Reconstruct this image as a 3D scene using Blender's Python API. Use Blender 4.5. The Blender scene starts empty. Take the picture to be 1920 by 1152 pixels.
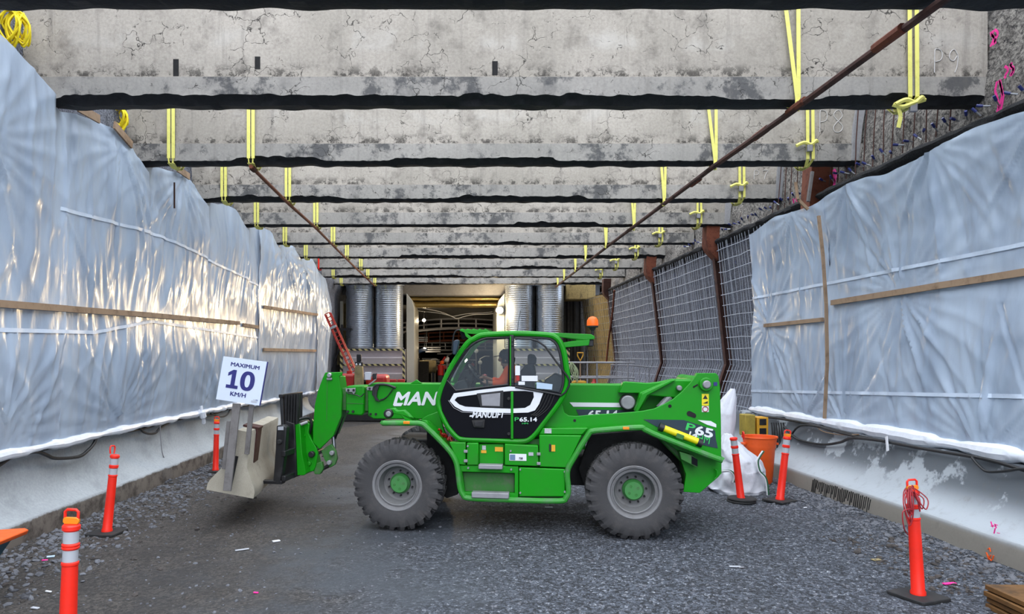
import bpy, bmesh, math, random
from mathutils import Vector, Matrix, noise
random.seed(7)
R = math.radians
sc = bpy.context.scene
C = sc.collection
# ------------------------------------------------ camera, sky, exposure
CAMH = 2.28; F = 1300.0; CX = 860.0; CY = 670.0
cam = bpy.data.cameras.new('camera'); camo = bpy.data.objects.new('camera', cam); C.objects.link(camo)
camo.location = (0, 0, CAMH); camo.rotation_euler = (R(90), 0, 0)
cam.sensor_width = 36; cam.lens = F / 1920 * 36
cam.shift_x = (960 - CX) / 1920; cam.shift_y = (CY - 576) / 1920
cam.clip_start = .05; cam.clip_end = 300
sc.camera = camo
w = bpy.data.worlds.new('world'); sc.world = w; w.use_nodes = True
nt = w.node_tree; bg = nt.nodes['Background']
tc = nt.nodes.new('ShaderNodeTexCoord'); sp = nt.nodes.new('ShaderNodeSeparateXYZ'); rp = nt.nodes.new('ShaderNodeValToRGB')
nt.links.new(tc.outputs['Generated'], sp.inputs[0]); nt.links.new(sp.outputs['Z'], rp.inputs[0]); nt.links.new(rp.outputs[0], bg.inputs[0])
rp.color_ramp.elements[0].position = 0.0; rp.color_ramp.elements[0].color = (.19, .22, .28, 1)
rp.color_ramp.elements[1].position = .75; rp.color_ramp.elements[1].color = (.94, .99, 1.08, 1)
bg.inputs[1].default_value = 2.6
sc.view_settings.view_transform = 'Standard'; sc.view_settings.look = 'None'
sc.view_settings.gamma = 1; sc.view_settings.use_curve_mapping = False
sc.view_settings.exposure = 0.75
sc.cycles.max_bounces = 8; sc.cycles.diffuse_bounces = 5; sc.cycles.use_denoising = True
try: sc.cycles.denoiser = 'OPENIMAGEDENOISE'
except Exception: pass
# weak broad sun of an overcast day, from behind the camera over the open cut
sun = bpy.data.lights.new('overcast_sun', 'SUN'); suno = bpy.data.objects.new('overcast_sun', sun); C.objects.link(suno)
sun.energy = .75; sun.angle = R(60); sun.color = (.95, .98, 1.0); suno.rotation_euler = (R(48), 0, R(4))

def lamp(name, loc, power, col, size, rot=(0, 0, 0), kind='AREA'):
    l = bpy.data.lights.new(name, kind); l.energy = power; l.color = col
    if kind == 'AREA': l.size = size
    else: l.shadow_soft_size = size
    o = bpy.data.objects.new(name, l); C.objects.link(o); o.location = loc; o.rotation_euler = rot
    return o

def P(px, py, Y):                       # where a sight line meets the depth Y
    return Vector(((px - CX) / F * Y, Y, CAMH - (py - CY) / F * Y))
def PX(px, py, X):                      # ... meets the plane X
    return P(px, py, X * F / (px - CX))
def PZ(px, py, Z=0):
    return P(px, py, (CAMH - Z) * F / (py - CY))
# ------------------------------------------------ helpers
class MB:
    def __init__(s): s.v = []; s.f = []; s.m = []
    def add(s, vs, fs, mi=0):
        b = len(s.v); s.v += [tuple(v) for v in vs]
        s.f += [tuple(b + i for i in f) for f in fs]; s.m += [mi] * len(fs); return s
    def box(s, c, d, rot=None, mi=0):
        x, y, z = d[0] / 2, d[1] / 2, d[2] / 2
        vs = [Vector((a * x, b * y, e * z)) for a in (-1, 1) for b in (-1, 1) for e in (-1, 1)]
        if rot is not None: vs = [rot @ v for v in vs]
        vs = [v + Vector(c) for v in vs]
        return s.add(vs, [(0, 1, 3, 2), (4, 6, 7, 5), (0, 4, 5, 1), (2, 3, 7, 6), (0, 2, 6, 4), (1, 5, 7, 3)], mi)
    def bar(s, a, b, wd, ht, up=(0, 0, 1), mi=0):
        a = Vector(a); b = Vector(b); d = (b - a); L = d.length; d.normalize()
        u = Vector(up); sd = d.cross(u)
        if sd.length < 1e-4: sd = d.cross(Vector((0, 1, 0)))
        sd.normalize(); u = sd.cross(d)
        M_ = Matrix((d, sd, u)).transposed()
        return s.box((a + b) / 2, (L, wd, ht), M_, mi)
    def tube(s, pts, r, n=8, closed=False, mi=0, caps=True):
        pts = [Vector(p) for p in pts]; m = len(pts)
        rs = r if isinstance(r, (list, tuple)) else [r] * m
        T = []
        for i in range(m):
            a = pts[(i - 1) % m] if (closed or i > 0) else pts[i]
            b = pts[(i + 1) % m] if (closed or i < m - 1) else pts[i]
            t = b - a
            T.append(t.normalized() if t.length > 1e-9 else Vector((0, 0, 1)))
        ref = Vector((0, 0, 1)) if abs(T[0].z) < .9 else Vector((1, 0, 0))
        u = (ref - T[0] * ref.dot(T[0])).normalized()
        vs = []
        for i in range(m):
            u = u - T[i] * u.dot(T[i])
            u = u.normalized() if u.length > 1e-6 else T[i].orthogonal().normalized()
            w_ = T[i].cross(u)
            for k in range(n):
                a = 2 * math.pi * k / n + math.pi / n
                vs.append(pts[i] + (u * math.cos(a) + w_ * math.sin(a)) * rs[i])
        fs = []
        for i in range(m if closed else m - 1):
            j = (i + 1) % m
            for k in range(n):
                fs.append((i * n + k, i * n + (k + 1) % n, j * n + (k + 1) % n, j * n + k))
        if caps and not closed: fs += [tuple(range(n))[::-1], tuple((m - 1) * n + k for k in range(n))]
        return s.add(vs, fs, mi)
    def cyl(s, a, b, r, n=16, r2=None, mi=0): return s.tube([a, b], [r, r if r2 is None else r2], n, mi=mi)
    def lathe(s, prof, n=24, axis='z', c=(0, 0, 0), mi=0, caps=True, fn=None):   # prof: (r, h)
        c = Vector(c); vs = []
        for i, (r, h) in enumerate(prof):
            for k in range(n):
                a = 2 * math.pi * k / n; rr = r + (fn(a, i) if fn else 0)
                x, y = rr * math.cos(a), rr * math.sin(a)
                v = (x, y, h) if axis == 'z' else ((x, h, y) if axis == 'y' else (h, x, y))
                vs.append(c + Vector(v))
        fs = [(i * n + k, i * n + (k + 1) % n, (i + 1) * n + (k + 1) % n, (i + 1) * n + k) for i in range(len(prof) - 1) for k in range(n)]
        if caps: fs += [tuple(range(n))[::-1], tuple((len(prof) - 1) * n + k for k in range(n))]
        return s.add(vs, fs, mi)
    def prism(s, pts, off, mi=0):          # pts: 3D outline, off: extrusion vector
        pts = [Vector(p) for p in pts]; n = len(pts); off = Vector(off)
        fs = [tuple(range(n))[::-1], tuple(range(n, 2 * n))] + [(i, (i + 1) % n, n + (i + 1) % n, n + i) for i in range(n)]
        return s.add(pts + [p + off for p in pts], fs, mi)
    def ring(s, outer, inner, off, mi=0):  # plate with one hole, equal counts
        n = len(outer); off = Vector(off)
        o = [Vector(p) for p in outer]; q = [Vector(p) for p in inner]
        vs = o + q + [p + off for p in o] + [p + off for p in q]
        fs = []
        for i in range(n):
            j = (i + 1) % n
            fs += [(i, j, n + j, n + i), (2 * n + i, 3 * n + i, 3 * n + j, 2 * n + j), (i, 2 * n + i, 2 * n + j, j), (n + i, n + j, 3 * n + j, 3 * n + i)]
        return s.add(vs, fs, mi)
    def grid(s, nu, nv, fn, mi=0, mfn=None, closed_u=False):
        vs = [fn(i, j) for i in range(nu) for j in range(nv)]
        b = len(s.v); s.v += [tuple(v) for v in vs]
        for i in range(nu if closed_u else nu - 1):
            for j in range(nv - 1):
                i2 = (i + 1) % nu
                s.f.append((b + i * nv + j, b + i2 * nv + j, b + i2 * nv + j + 1, b + i * nv + j + 1)); s.m.append(mfn(i, j) if mfn else mi)
        return s
    def build(s, name, mats, parent=None, smooth=True, bevel=0, loc=None, fix=True, ang=35):
        me = bpy.data.meshes.new(name); me.from_pydata(s.v, [], s.f)
        if not isinstance(mats, (list, tuple)): mats = [mats]
        for m in mats: me.materials.append(m)
        if len(mats) > 1: me.polygons.foreach_set('material_index', s.m)
        if fix:
            bm = bmesh.new(); bm.from_mesh(me); bmesh.ops.recalc_face_normals(bm, faces=bm.faces); bm.to_mesh(me); bm.free()
        if smooth: me.shade_smooth(); me.set_sharp_from_angle(angle=R(ang))
        me.update()
        o = bpy.data.objects.new(name, me); C.objects.link(o)
        if parent is not None: o.parent = parent
        if loc is not None: o.location = loc
        if bevel:
            b = o.modifiers.new('bevel', 'BEVEL'); b.width = bevel; b.segments = 2; b.limit_method = 'ANGLE'; b.angle_limit = R(40)
        return o
def tag(o, label, cat, group=None, kind=None):
    if label: o['label'] = label
    if cat: o['category'] = cat
    if group: o['group'] = group
    if kind: o['kind'] = kind
    return o
def thing(name, label, cat, loc=(0, 0, 0), rot=(0, 0, 0), group=None):
    o = bpy.data.objects.new(name, None); C.objects.link(o); o.location = loc; o.rotation_euler = rot; o.empty_display_size = .1
    return tag(o, label, cat, group)
def struct(o): o['kind'] = 'structure'; return o
def dup(root, loc=None, rot=None, label=None, group=None):
    def cp(o, par):
        c = o.copy(); C.objects.link(c)
        if par is not None: c.parent = par
        for ch in kids.get(o.name, []): cp(ch, c)
        return c
    kids = {}
    for o in C.objects:
        if o.parent is not None: kids.setdefault(o.parent.name, []).append(o)
    r = cp(root, None)
    if loc is not None: r.location = loc
    if rot is not None: r.rotation_euler = rot
    if label: r['label'] = label
    if group: r['group'] = group
    return r
def cr(pts, k=6, closed=False):          # Catmull-Rom
    pts = [Vector(p) for p in pts]; n = len(pts); out = []
    for i in range(n if closed else n - 1):
        g = (lambda q: pts[q % n]) if closed else (lambda q: pts[max(0, min(n - 1, q))])
        a, b, c, d = g(i - 1), g(i), g(i + 1), g(i + 2)
        for j in range(k):
            t = j / k
            out.append(.5 * ((2 * b) + (c - a) * t + (2 * a - 5 * b + 4 * c - d) * t * t + (3 * b - a - 3 * c + d) * t ** 3))
    if not closed: out.append(pts[-1])
    return out
def nz(x, y=0, z=0): return noise.noise(Vector((x, y, z)))
def fb(x, y=0, z=0, o=4): return noise.fractal(Vector((x, y, z)), 1.0, 2.0, o)
def text_verts(s, bold=0, shear=0):
    cu = bpy.data.curves.new('t', 'FONT'); cu.body = s; cu.offset = 0; cu.shear = shear; cu.extrude = .01; cu.resolution_u = 3
    o = bpy.data.objects.new('t', cu); C.objects.link(o)
    dg = bpy.context.evaluated_depsgraph_get(); ev = o.evaluated_get(dg); me = bpy.data.meshes.new_from_object(ev)
    vs = [v.co.copy() for v in me.vertices]; fs = [tuple(p.vertices) for p in me.polygons]
    bpy.data.objects.remove(o); bpy.data.curves.remove(cu); bpy.data.meshes.remove(me)
    x0 = min(v.x for v in vs); x1 = max(v.x for v in vs); y0 = min(v.y for v in vs); y1 = max(v.y for v in vs)
    if bold:      # heavier strokes: the same letters laid over each other with small shifts
        b = bold * 2.2; n0 = len(vs); v2 = []; f2 = []
        for k, (dx, dy) in enumerate(((0, 0), (b, 0), (-b, 0), (0, b), (0, -b), (b, b * .7), (-b, -b * .7))):
            f2 += [tuple(i + len(v2) for i in f) for f in fs]; v2 += [Vector((v.x + dx, v.y + dy, v.z + k * .0004)) for v in vs]
        vs, fs = v2, f2; x0 -= b; x1 += b; y0 -= b; y1 += b
    return [((v.x - x0) / (x1 - x0), (v.y - y0) / (y1 - y0), v.z / .01) for v in vs], fs
def text(name, s, o, ux, uy, un, mt, parent=None, bold=0, shear=0, th=.002):  # o: lower-left corner, ux/uy: full width/height vectors
    vs, fs = text_verts(s, bold, shear); o = Vector(o); ux = Vector(ux); uy = Vector(uy); un = Vector(un)
    mb = MB(); mb.add([o + ux * a + uy * b + un * (c * th) for a, b, c in vs], fs)
    return mb.build(name, mt, parent, smooth=False, fix=False)

# ------------------------------------------------ materials
def hexlin(h):
    c = [int(h[i:i + 2], 16) / 255 for i in (0, 2, 4)]
    return tuple(((x + .055) / 1.055) ** 2.4 if x > .04045 else x / 12.92 for x in c)
class NT:
    def __init__(s, name):
        s.m = bpy.data.materials.new(name); s.m.use_nodes = True; s.t = s.m.node_tree; s.b = s.t.nodes['Principled BSDF']
        s.tc = s.n('ShaderNodeTexCoord')
    def n(s, t, **k):
        x = s.t.nodes.new(t)
        for a, b in k.items(): setattr(x, a, b)
        return x
    def l(s, a, b): s.t.links.new(a, b)
    def coord(s, scale=(1, 1, 1), src='Object'):
        mp = s.n('ShaderNodeMapping'); mp.inputs['Scale'].default_value = scale; s.l(s.tc.outputs[src], mp.inputs[0]); return mp.outputs[0]
    def noise(s, scale, detail=4, rough=.6, co=None, dist=0):
        x = s.n('ShaderNodeTexNoise'); x.inputs['Scale'].default_value = scale; x.inputs['Detail'].default_value = detail
        x.inputs['Roughness'].default_value = rough; x.inputs['Distortion'].default_value = dist
        s.l(co if co is not None else s.tc.outputs['Object'], x.inputs['Vector']); return x.outputs['Fac']
    def vor(s, scale, feature='F1', out='Distance', co=None):
        x = s.n('ShaderNodeTexVoronoi'); x.feature = feature; x.inputs['Scale'].default_value = scale
        s.l(co if co is not None else s.tc.outputs['Object'], x.inputs['Vector']); return x.outputs[out]
    def ramp(s, f, a, b, c0=0, c1=1):
        x = s.n('ShaderNodeMapRange'); x.inputs['From Min'].default_value = a; x.inputs['From Max'].default_value = b
        x.inputs['To Min'].default_value = c0; x.inputs['To Max'].default_value = c1; x.interpolation_type = 'SMOOTHSTEP'
        s.l(f, x.inputs['Value']); return x.outputs[0]
    def mix(s, f, a, b, mode='MIX'):
        x = s.n('ShaderNodeMix'); x.data_type = 'RGBA'; x.blend_type = mode
        for sock, v in ((x.inputs[0], f), (x.inputs[6], a), (x.inputs[7], b)):
            if isinstance(v, (int, float)): sock.default_value = v
            elif isinstance(v, tuple): sock.default_value = (*v[:3], 1)
            else: s.l(v, sock)
        return x.outputs[2]
    def math(s, op, a, b=0):
        x = s.n('ShaderNodeMath'); x.operation = op
        for i, v in enumerate((a, b)):
            if isinstance(v, (int, float)): x.inputs[i].default_value = v
            else: s.l(v, x.inputs[i])
        return x.outputs[0]
    def col(s, c):
        if isinstance(c, tuple): s.b.inputs['Base Color'].default_value = (*c[:3], 1)
        else: s.l(c, s.b.inputs['Base Color'])
    def set(s, **k):
        for a, v in k.items():
            i = s.b.inputs[a.replace('_', ' ')]
            if isinstance(v, (int, float)): i.default_value = v
            elif isinstance(v, tuple): i.default_value = (*v[:3], 1)
            else: s.l(v, i)
        return s
    def bump(s, h, st=.3, d=.02, normal=None):
        x = s.n('ShaderNodeBump'); x.inputs['Strength'].default_value = st; x.inputs['Distance'].default_value = d
        s.l(h, x.inputs['Height'])
        if normal is not None: s.l(normal, x.inputs['Normal'])
        s.l(x.outputs[0], s.b.inputs['Normal']); return x.outputs[0]
def pm(name, c, rough=.5, metal=0, dirt=None, damt=.4, dscale=5, bump=0, bscale=40, spec=None, coat=0):
    if isinstance(c, str): c = hexlin(c)
    t = NT(name); n1 = t.noise(dscale, 5, .65)
    d = hexlin(dirt) if isinstance(dirt, str) else (dirt or tuple(x * .55 for x in c))
    t.col(t.mix(t.ramp(n1, .45, .75, 0, damt), c, d))
    t.set(Roughness=t.ramp(n1, .3, .7, rough, min(1, rough + .15)), Metallic=metal)
    if coat: t.set(Coat_Weight=coat, Coat_Roughness=.15)
    if bump: t.bump(t.noise(bscale, 3), bump, .01)
    return t.m
M = {}
M['green'] = pm('green_paint', (.003, .25, .0015), .36, dirt=(.03, .11, .02), damt=.4, dscale=2.6, coat=.05); M['green'].node_tree.nodes['Principled BSDF'].inputs['Specular IOR Level'].default_value = .32
M['green_tube'] = pm('dust_rubbed_green_paint', (.02, .24, .018), .45, dirt=(.10, .19, .10), damt=.85, dscale=5)
M['green_dusty'] = pm('dusty_green_paint', (.025, .16, .02), .5, dirt=(.10, .13, .08), damt=.8, dscale=7)
M['black'] = pm('black_paint', (.006, .006, .008), .38, dirt=(.035, .035, .035), damt=.5)
M['black_gloss'] = pm('black_gloss_panel', (.003, .0035, .006), .45, damt=.1); M['black_gloss'].node_tree.nodes['Principled BSDF'].inputs['Specular IOR Level'].default_value = .12
M['rubber'] = pm('black_rubber', (.012, .012, .013), .7, dirt=(.045, .043, .04), damt=.6)
M['white_decal'] = pm('white_decal', (.72, .74, .78), .45, damt=.12)
M['navy'] = pm('navy_decal', (.012, .03, .05), .35, damt=.15)
M['lime'] = pm('lime_decal', (.03, .5, .1), .4)
M['steel'] = pm('galvanised_steel', (.5, .52, .55), .35, 1, dirt=(.25, .26, .28), damt=.5, dscale=10)
M['mesh_wire'] = pm('zinc_mesh_wire', (.52, .57, .66), .5, .2, dirt=(.2, .2, .24), damt=.5, dscale=9)
M['grey_metal'] = pm('dull_grey_metal', (.30, .30, .32), .5, .4, damt=.4)
M['rim'] = pm('grey_rim_paint', (.17, .17, .175), .5, dirt=(.11, .10, .09), damt=.5, dscale=6)
M['hub'] = pm('green_hub_paint', (.045, .22, .05), .5, dirt=(.10, .14, .09), damt=.5, dscale=9)
M['rust'] = pm('rusty_steel', '6e3a26', .8, 0, dirt='3b2019', damt=.8, dscale=7, bump=.3)
M['dark_rust'] = pm('dark_rusty_steel', '4a2e27', .8, 0, dirt='231b1a', damt=.8, dscale=5, bump=.3)
M['wood'] = pm('pine_batten_wood', '9b8269', .75, dirt='5f4936', damt=.7, dscale=4)
M['grey_wood'] = pm('weathered_grey_wood', '6f6c6b', .85, dirt='46413e', damt=.7, dscale=5)
M['orange_post'] = pm('orange_post_plastic', (.85, .02, .006), .4, dirt=(.5, .02, .01), damt=.3)
M['orange'] = pm('orange_plastic', (.8, .10, .008), .45, dirt=(.5, .08, .02), damt=.4)
M['amber'] = pm('amber_reflector', (.8, .25, .01), .25)
M['red_paint'] = pm('red_paint', (.38, .012, .008), .4, dirt=(.18, .02, .015), damt=.5)
M['reflect'] = pm('reflective_grey_tape', (.42, .44, .48), .35, damt=.2)
M['yellow_strap'] = pm('yellow_strap_webbing', (.80, .76, .20), .7, dirt=(.45, .43, .08), damt=.35, dscale=12)
M['yellow_rope'] = pm('yellow_rope', (.85, .68, .01), .6)
M['yellow'] = pm('yellow_paint', (.8, .66, .01), .35, damt=.15)
M['mustard'] = pm('mustard_plastic', (.7, .35, .02), .5)
M['cable'] = pm('black_cable_rubber', (.01, .011, .013), .45)
M['white_bag'] = pm('white_woven_bag', (.66, .68, .74), .7, dirt=(.35, .36, .38), damt=.5, dscale=4, bump=.5, bscale=12)
M['tan'] = pm('tan_machine_paint', '94865f', .5, dirt='5b523c', damt=.6)
M['teal'] = pm('worn_teal_paint', '2d5568', .5, dirt='7c8a90', damt=.9, dscale=6)
M['blue_cap'] = pm('dark_blue_cap_plastic', (.02, .03, .16), .4)
M['pink'] = pm('pink_ribbon', (.8, .03, .28), .6)
M['chalk'] = pm('chalk_line', (.58, .57, .56), .9)
M['seat'] = pm('dark_seat_fabric', (.02, .02, .028), .8)
M['skin'] = pm('skin', (.28, .15, .10), .5, damt=.1)
M['hivis'] = pm('orange_workwear_cloth', (.9, .10, .005), .7, damt=.2)
M['dark_cloth'] = pm('dark_cloth', (.015, .015, .022), .85)
M['sign_white'] = pm('white_sign_board', (.66, .74, .86), .4, damt=.1, dscale=2)
M['sign_blue'] = pm('dark_blue_sign_print', (.02, .022, .17), .5)
M['red_cord'] = pm('dark_red_cord', (.30, .012, .02), .5, damt=.3)
M['bright_panel'] = pm('pale_metal_panel', (.40, .39, .34), .45, .2, dirt=(.38, .36, .3), damt=.5)
M['brown_pad'] = pm('dark_brown_pad', '41211c', .7)
M['cyl_green'] = pm('green_tape', (.02, .12, .05), .6)
M['dark_liner'] = pm('dark_wheel_well_liner', (.008, .008, .009), .8)
M['sticker'] = pm('grey_sticker', (.45, .46, .48), .5, dirt=(.12, .12, .13), damt=.8, dscale=60)

def glass(name, tint=(.90, .95, .94), rough=.02):
    t = NT(name); t.b.inputs['Base Color'].default_value = (*tint, 1)
    tr = t.n('ShaderNodeBsdfTransparent'); tr.inputs[0].default_value = (*tint, 1)
    gl = t.n('ShaderNodeBsdfGlossy'); gl.inputs['Roughness'].default_value = rough
    fr = t.n('ShaderNodeFresnel'); fr.inputs[0].default_value = 1.5
    mx = t.n('ShaderNodeMixShader'); t.l(fr.outputs[0], mx.inputs[0]); t.l(tr.outputs[0], mx.inputs[1]); t.l(gl.outputs[0], mx.inputs[2])
    t.l(mx.outputs[0], t.t.nodes['Material Output'].inputs[0]); return t.m
M['glass'] = glass('cab_glass')
def emit(name, c, s):
    t = NT(name); t.col(c); t.set(Emission_Color=c, Emission_Strength=s); return t.m
M['flood'] = emit('lit_flood_lamp', (1, .80, .5), 45)
M['beacon'] = emit('lit_amber_beacon', (.7, .10, .003), .35)
M['tube_light'] = emit('lit_work_light', (1, .92, .78), 9)

def concrete(name, base, dark, light, cracks=.5, stain=.5, crack_w=.02, bump=.5, scale=1.0, ledge=False, foot=False):
    t = NT(name); base, dark, light = map(hexlin, (base, dark, light))
    big = t.noise(.55 * scale, 5, .6); mid = t.noise(2.3 * scale, 7, .65); fine = t.noise(26 * scale, 6, .7)
    c = t.mix(t.ramp(big, .35, .65), base, light)
    c = t.mix(t.ramp(mid, .50, .72, 0, stain), c, dark)
    c = t.mix(t.ramp(fine, .3, .75, .0, .32), c, dark)
    # crack network, broken up by a mask
    wob = t.n('ShaderNodeVectorMath'); wob.operation = 'ADD'
    wn = t.n('ShaderNodeTexNoise'); wn.inputs['Scale'].default_value = 5; wn.inputs['Detail'].default_value = 3; t.l(t.tc.outputs['Object'], wn.inputs['Vector'])
    sc_ = t.n('ShaderNodeVectorMath'); sc_.operation = 'SCALE'; sc_.inputs['Scale'].default_value = .35; t.l(wn.outputs['Color'], sc_.inputs[0])
    t.l(t.tc.outputs['Object'], wob.inputs[0]); t.l(sc_.outputs[0], wob.inputs[1])
    e = t.vor(3.4 * scale, 'DISTANCE_TO_EDGE', co=wob.outputs[0])
    m = t.ramp(t.noise(1.4 * scale, 6, .8), .49, .58)
    cr_ = t.math('MULTIPLY', t.ramp(e, 0, crack_w, 1, 0), m)
    cr_ = t.math('MULTIPLY', cr_, cracks)
    if ledge:      # the construction joint above the smooth lower strip, where crumbs and dirt gather
        s = t.n('ShaderNodeSeparateXYZ'); t.l(t.tc.outputs['Object'], s.inputs[0])
        band = t.math('MULTIPLY', t.ramp(s.outputs['Z'], .30, .33), t.ramp(s.outputs['Z'], .33, .52, 1, 0))
        jn = t.math('MULTIPLY', band, t.ramp(t.noise(3.5, 8, .8), .49, .57))
        cr_ = t.math('MAXIMUM', cr_, t.math('MULTIPLY', jn, .85))
        low = t.ramp(s.outputs['Z'], .30, .31, 1, 0)
        c = t.mix(t.math('MULTIPLY', low, .35), c, hexlin('84888b'))
        patch = t.math('MULTIPLY', low, t.ramp(t.noise(1.5, 9, .75), .50, .60, 0, .8))
        c = t.mix(patch, c, hexlin('3d3f43'))
        efl = t.math('MULTIPLY', t.ramp(s.outputs['Z'], .6, .75), t.ramp(s.outputs['Z'], .8, 1.0, 1, 0))
        c = t.mix(t.math('MULTIPLY', efl, t.ramp(t.noise(1.1, 4), .5, .65, 0, .5)), c, hexlin('bdbab4'))
    if ledge:
        c = t.mix(t.ramp(t.noise(3, 5, .7, t.coord((2.2, 1, .12))), .5, .72, 0, .4), c, hexlin('6f6b66'))
    if foot:
        s = t.n('ShaderNodeSeparateXYZ'); t.l(t.tc.outputs['Object'], s.inputs[0])
        zz = t.math('ADD', s.outputs['Z'], t.math('MULTIPLY', t.math('SUBTRACT', t.noise(1.8, 6, .7), .5), .12))
        c = t.mix(t.ramp(zz, .27, .30, 1, 0), c, t.mix(t.ramp(t.noise(4, 6, .7), .4, .65), hexlin('6a635c'), hexlin('3b3531')))
    c = t.mix(cr_, c, tuple(x * .35 for x in dark))
    t.col(c); t.set(Roughness=.9)
    h = t.math('SUBTRACT', t.math('MULTIPLY', fine, .5), cr_)
    t.bump(h, bump, .015); return t.m
M['beam'] = concrete('strut_concrete', 'a39d93', '4f4a45', 'b7b0a6', .95, .55, .024, ledge=True)
M['soffit'] = pm('shade_black_soffit', (.010, .011, .013), .8, dirt=(.03, .032, .036), damt=.7, dscale=6, bump=1, bscale=18)  # shade of the unlit strut undersides, painted in as near-black colour
M['barrier_l'] = concrete('cast_barrier_concrete', '9aa0a4', '6c7276', 'a7adb1', .12, .35, .006, .25, foot=True)
M['portal'] = concrete('portal_concrete', '8c8d90', '5d5d60', '9c9c9e', .3, .3, .01)
M['block'] = concrete('pale_block_concrete', 'a19b8c', '6f695d', 'b0aa9b', .25, .35, .012, .4, 3)
def stained():
    t = NT('damp_stained_concrete'); pale = hexlin('a3aab0'); wet = hexlin('5f656b')
    s = t.n('ShaderNodeSeparateXYZ'); t.l(t.tc.outputs['Object'], s.inputs[0])
    n = t.noise(1.1, 7, .62); m = t.ramp(n, .455, .50)
    up = t.ramp(s.outputs['Z'], .42, .75); c = t.mix(t.math('MULTIPLY', m, up), pale, wet)
    foot = hexlin('8a857c'); c = t.mix(t.ramp(s.outputs['Z'], .34, .28), foot, c) if False else t.mix(t.ramp(s.outputs['Z'], .26, .36), foot, c)
    c = t.mix(t.ramp(t.noise(8, 6, .7), .5, .8, 0, .4), c, hexlin('6a6661'))
    t.col(c); t.set(Roughness=.8); t.bump(t.noise(30, 5), .15, .01); return t.m
M['barrier_r'] = stained()
def rubblewall():
    t = NT('broken_rubble_wall'); n = t.noise(2.5, 7, .75); f = t.noise(17, 9, .82, dist=.6); g = t.noise(7, 6, .8)
    c = t.mix(t.ramp(f, .40, .60), hexlin('333234'), hexlin('c8c2b9')); c = t.mix(t.ramp(g, .48, .62, 0, .7), c, hexlin('6a6560'))
    c = t.mix(t.ramp(n, .58, .68, 0, .5), c, hexlin('6b4a3c')); c = t.mix(t.ramp(g, .60, .7, 0, .7), c, hexlin('c9c4bb')); t.col(c); t.set(Roughness=.95)
    t.bump(t.math('ADD', f, g), 1, .08); return t.m
M['rubble_wall'] = rubblewall()
def shot(name, a, b, c_, blue=None):
    t = NT(name); n = t.noise(38, 8, .8); v = t.noise(6, 5, .7, t.coord((1, 1, .25)))
    c = t.mix(t.ramp(n, .38, .62), hexlin(a), hexlin(b)); c = t.mix(t.ramp(v, .5, .7, 0, .7), c, hexlin(c_))
    if blue: c = t.mix(t.ramp(t.noise(5.5, 6, .8), .6, .66, 0, .55), c, hexlin(blue))
    t.col(c); t.set(Roughness=.95); t.bump(n, .9, .04); return t.m
M['shotcrete'] = shot('shotcrete_wall', '3a3d47', '9a9eaa', '22242b', '28408e')
M['gold_shot'] = shot('lamp_gold_sandy_shotcrete', '7a6a45', 'b39a62', '4b4230')  # sandy tone with the lamp's gold light partly painted into it
def ground():
    t = NT('gravel_ground')
    s = t.n('ShaderNodeSeparateXYZ'); t.l(t.tc.outputs['Object'], s.inputs[0])
    wx = t.math('ADD', s.outputs['X'], t.math('MULTIPLY', t.noise(.35, 4), 2.4))
    left = t.ramp(wx, -.9, 1.0, 1, 0)            # brown trodden earth on the left
    track = t.math('MULTIPLY', t.ramp(wx, -1.9, -.1), t.ramp(wx, .6, 2.4, 1, 0))   # dark rolled wheel track in the middle
    track = t.math('MULTIPLY', track, t.ramp(t.noise(.7, 5, .7), .3, .6))
    v = t.vor(30, out='Color'); bw = t.n('ShaderNodeRGBToBW'); t.l(v, bw.inputs[0]); v2 = t.vor(75, out='Color'); bw2 = t.n('ShaderNodeRGBToBW'); t.l(v2, bw2.inputs[0])
    st = t.math('ADD', t.math('MULTIPLY', bw.outputs[0], .5), t.math('MULTIPLY', bw2.outputs[0], .5))
    grav = t.mix(t.ramp(st, .3, .75), hexlin('191c22'), hexlin('5a606b')); grav = t.mix(t.ramp(st, .74, .85), grav, hexlin('a9adb4'))
    earth = t.mix(t.ramp(st, .3, .8), hexlin('252220'), hexlin('4f4a45')); earth = t.mix(t.ramp(t.noise(.9, 6, .7), .45, .65, 0, .6), earth, hexlin('292624'))
    trk = t.mix(t.ramp(t.noise(60, 6, .8), .3, .7), hexlin('262a30'), hexlin('43484f'))
    c = t.mix(left, grav, earth); c = t.mix(t.math('MULTIPLY', track, .9), c, trk)
    c = t.mix(t.ramp(t.noise(.5, 6, .65), .5, .72, 0, .45), c, hexlin('2d2e31'))
    t.col(c); t.set(Roughness=t.ramp(track, 0, 1, .85, .6))
    d = t.vor(30); h = t.math('ADD', t.math('MULTIPLY', d, -.7), t.math('MULTIPLY', t.noise(70, 4, .7), .5))
    h = t.math('MULTIPLY', h, t.ramp(t.math('MAXIMUM', track, t.math('MULTIPLY', left, .6)), 0, 1, 1, .3))
    t.bump(h, .9, .03); return t.m
M['ground'] = ground()
M['stone'] = pm('grey_rubble_stone', '63656b', .9, dirt='2e2e31', damt=.9, dscale=3, bump=.5, bscale=20)
M['stone_dark'] = pm('dark_spoil_crumb', '47423f', .95, dirt='242120', damt=.9, dscale=3)
M['earth_edge'] = shot('dark_earth_edge', '17181a', '34363a', '0c0c0d')
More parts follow.
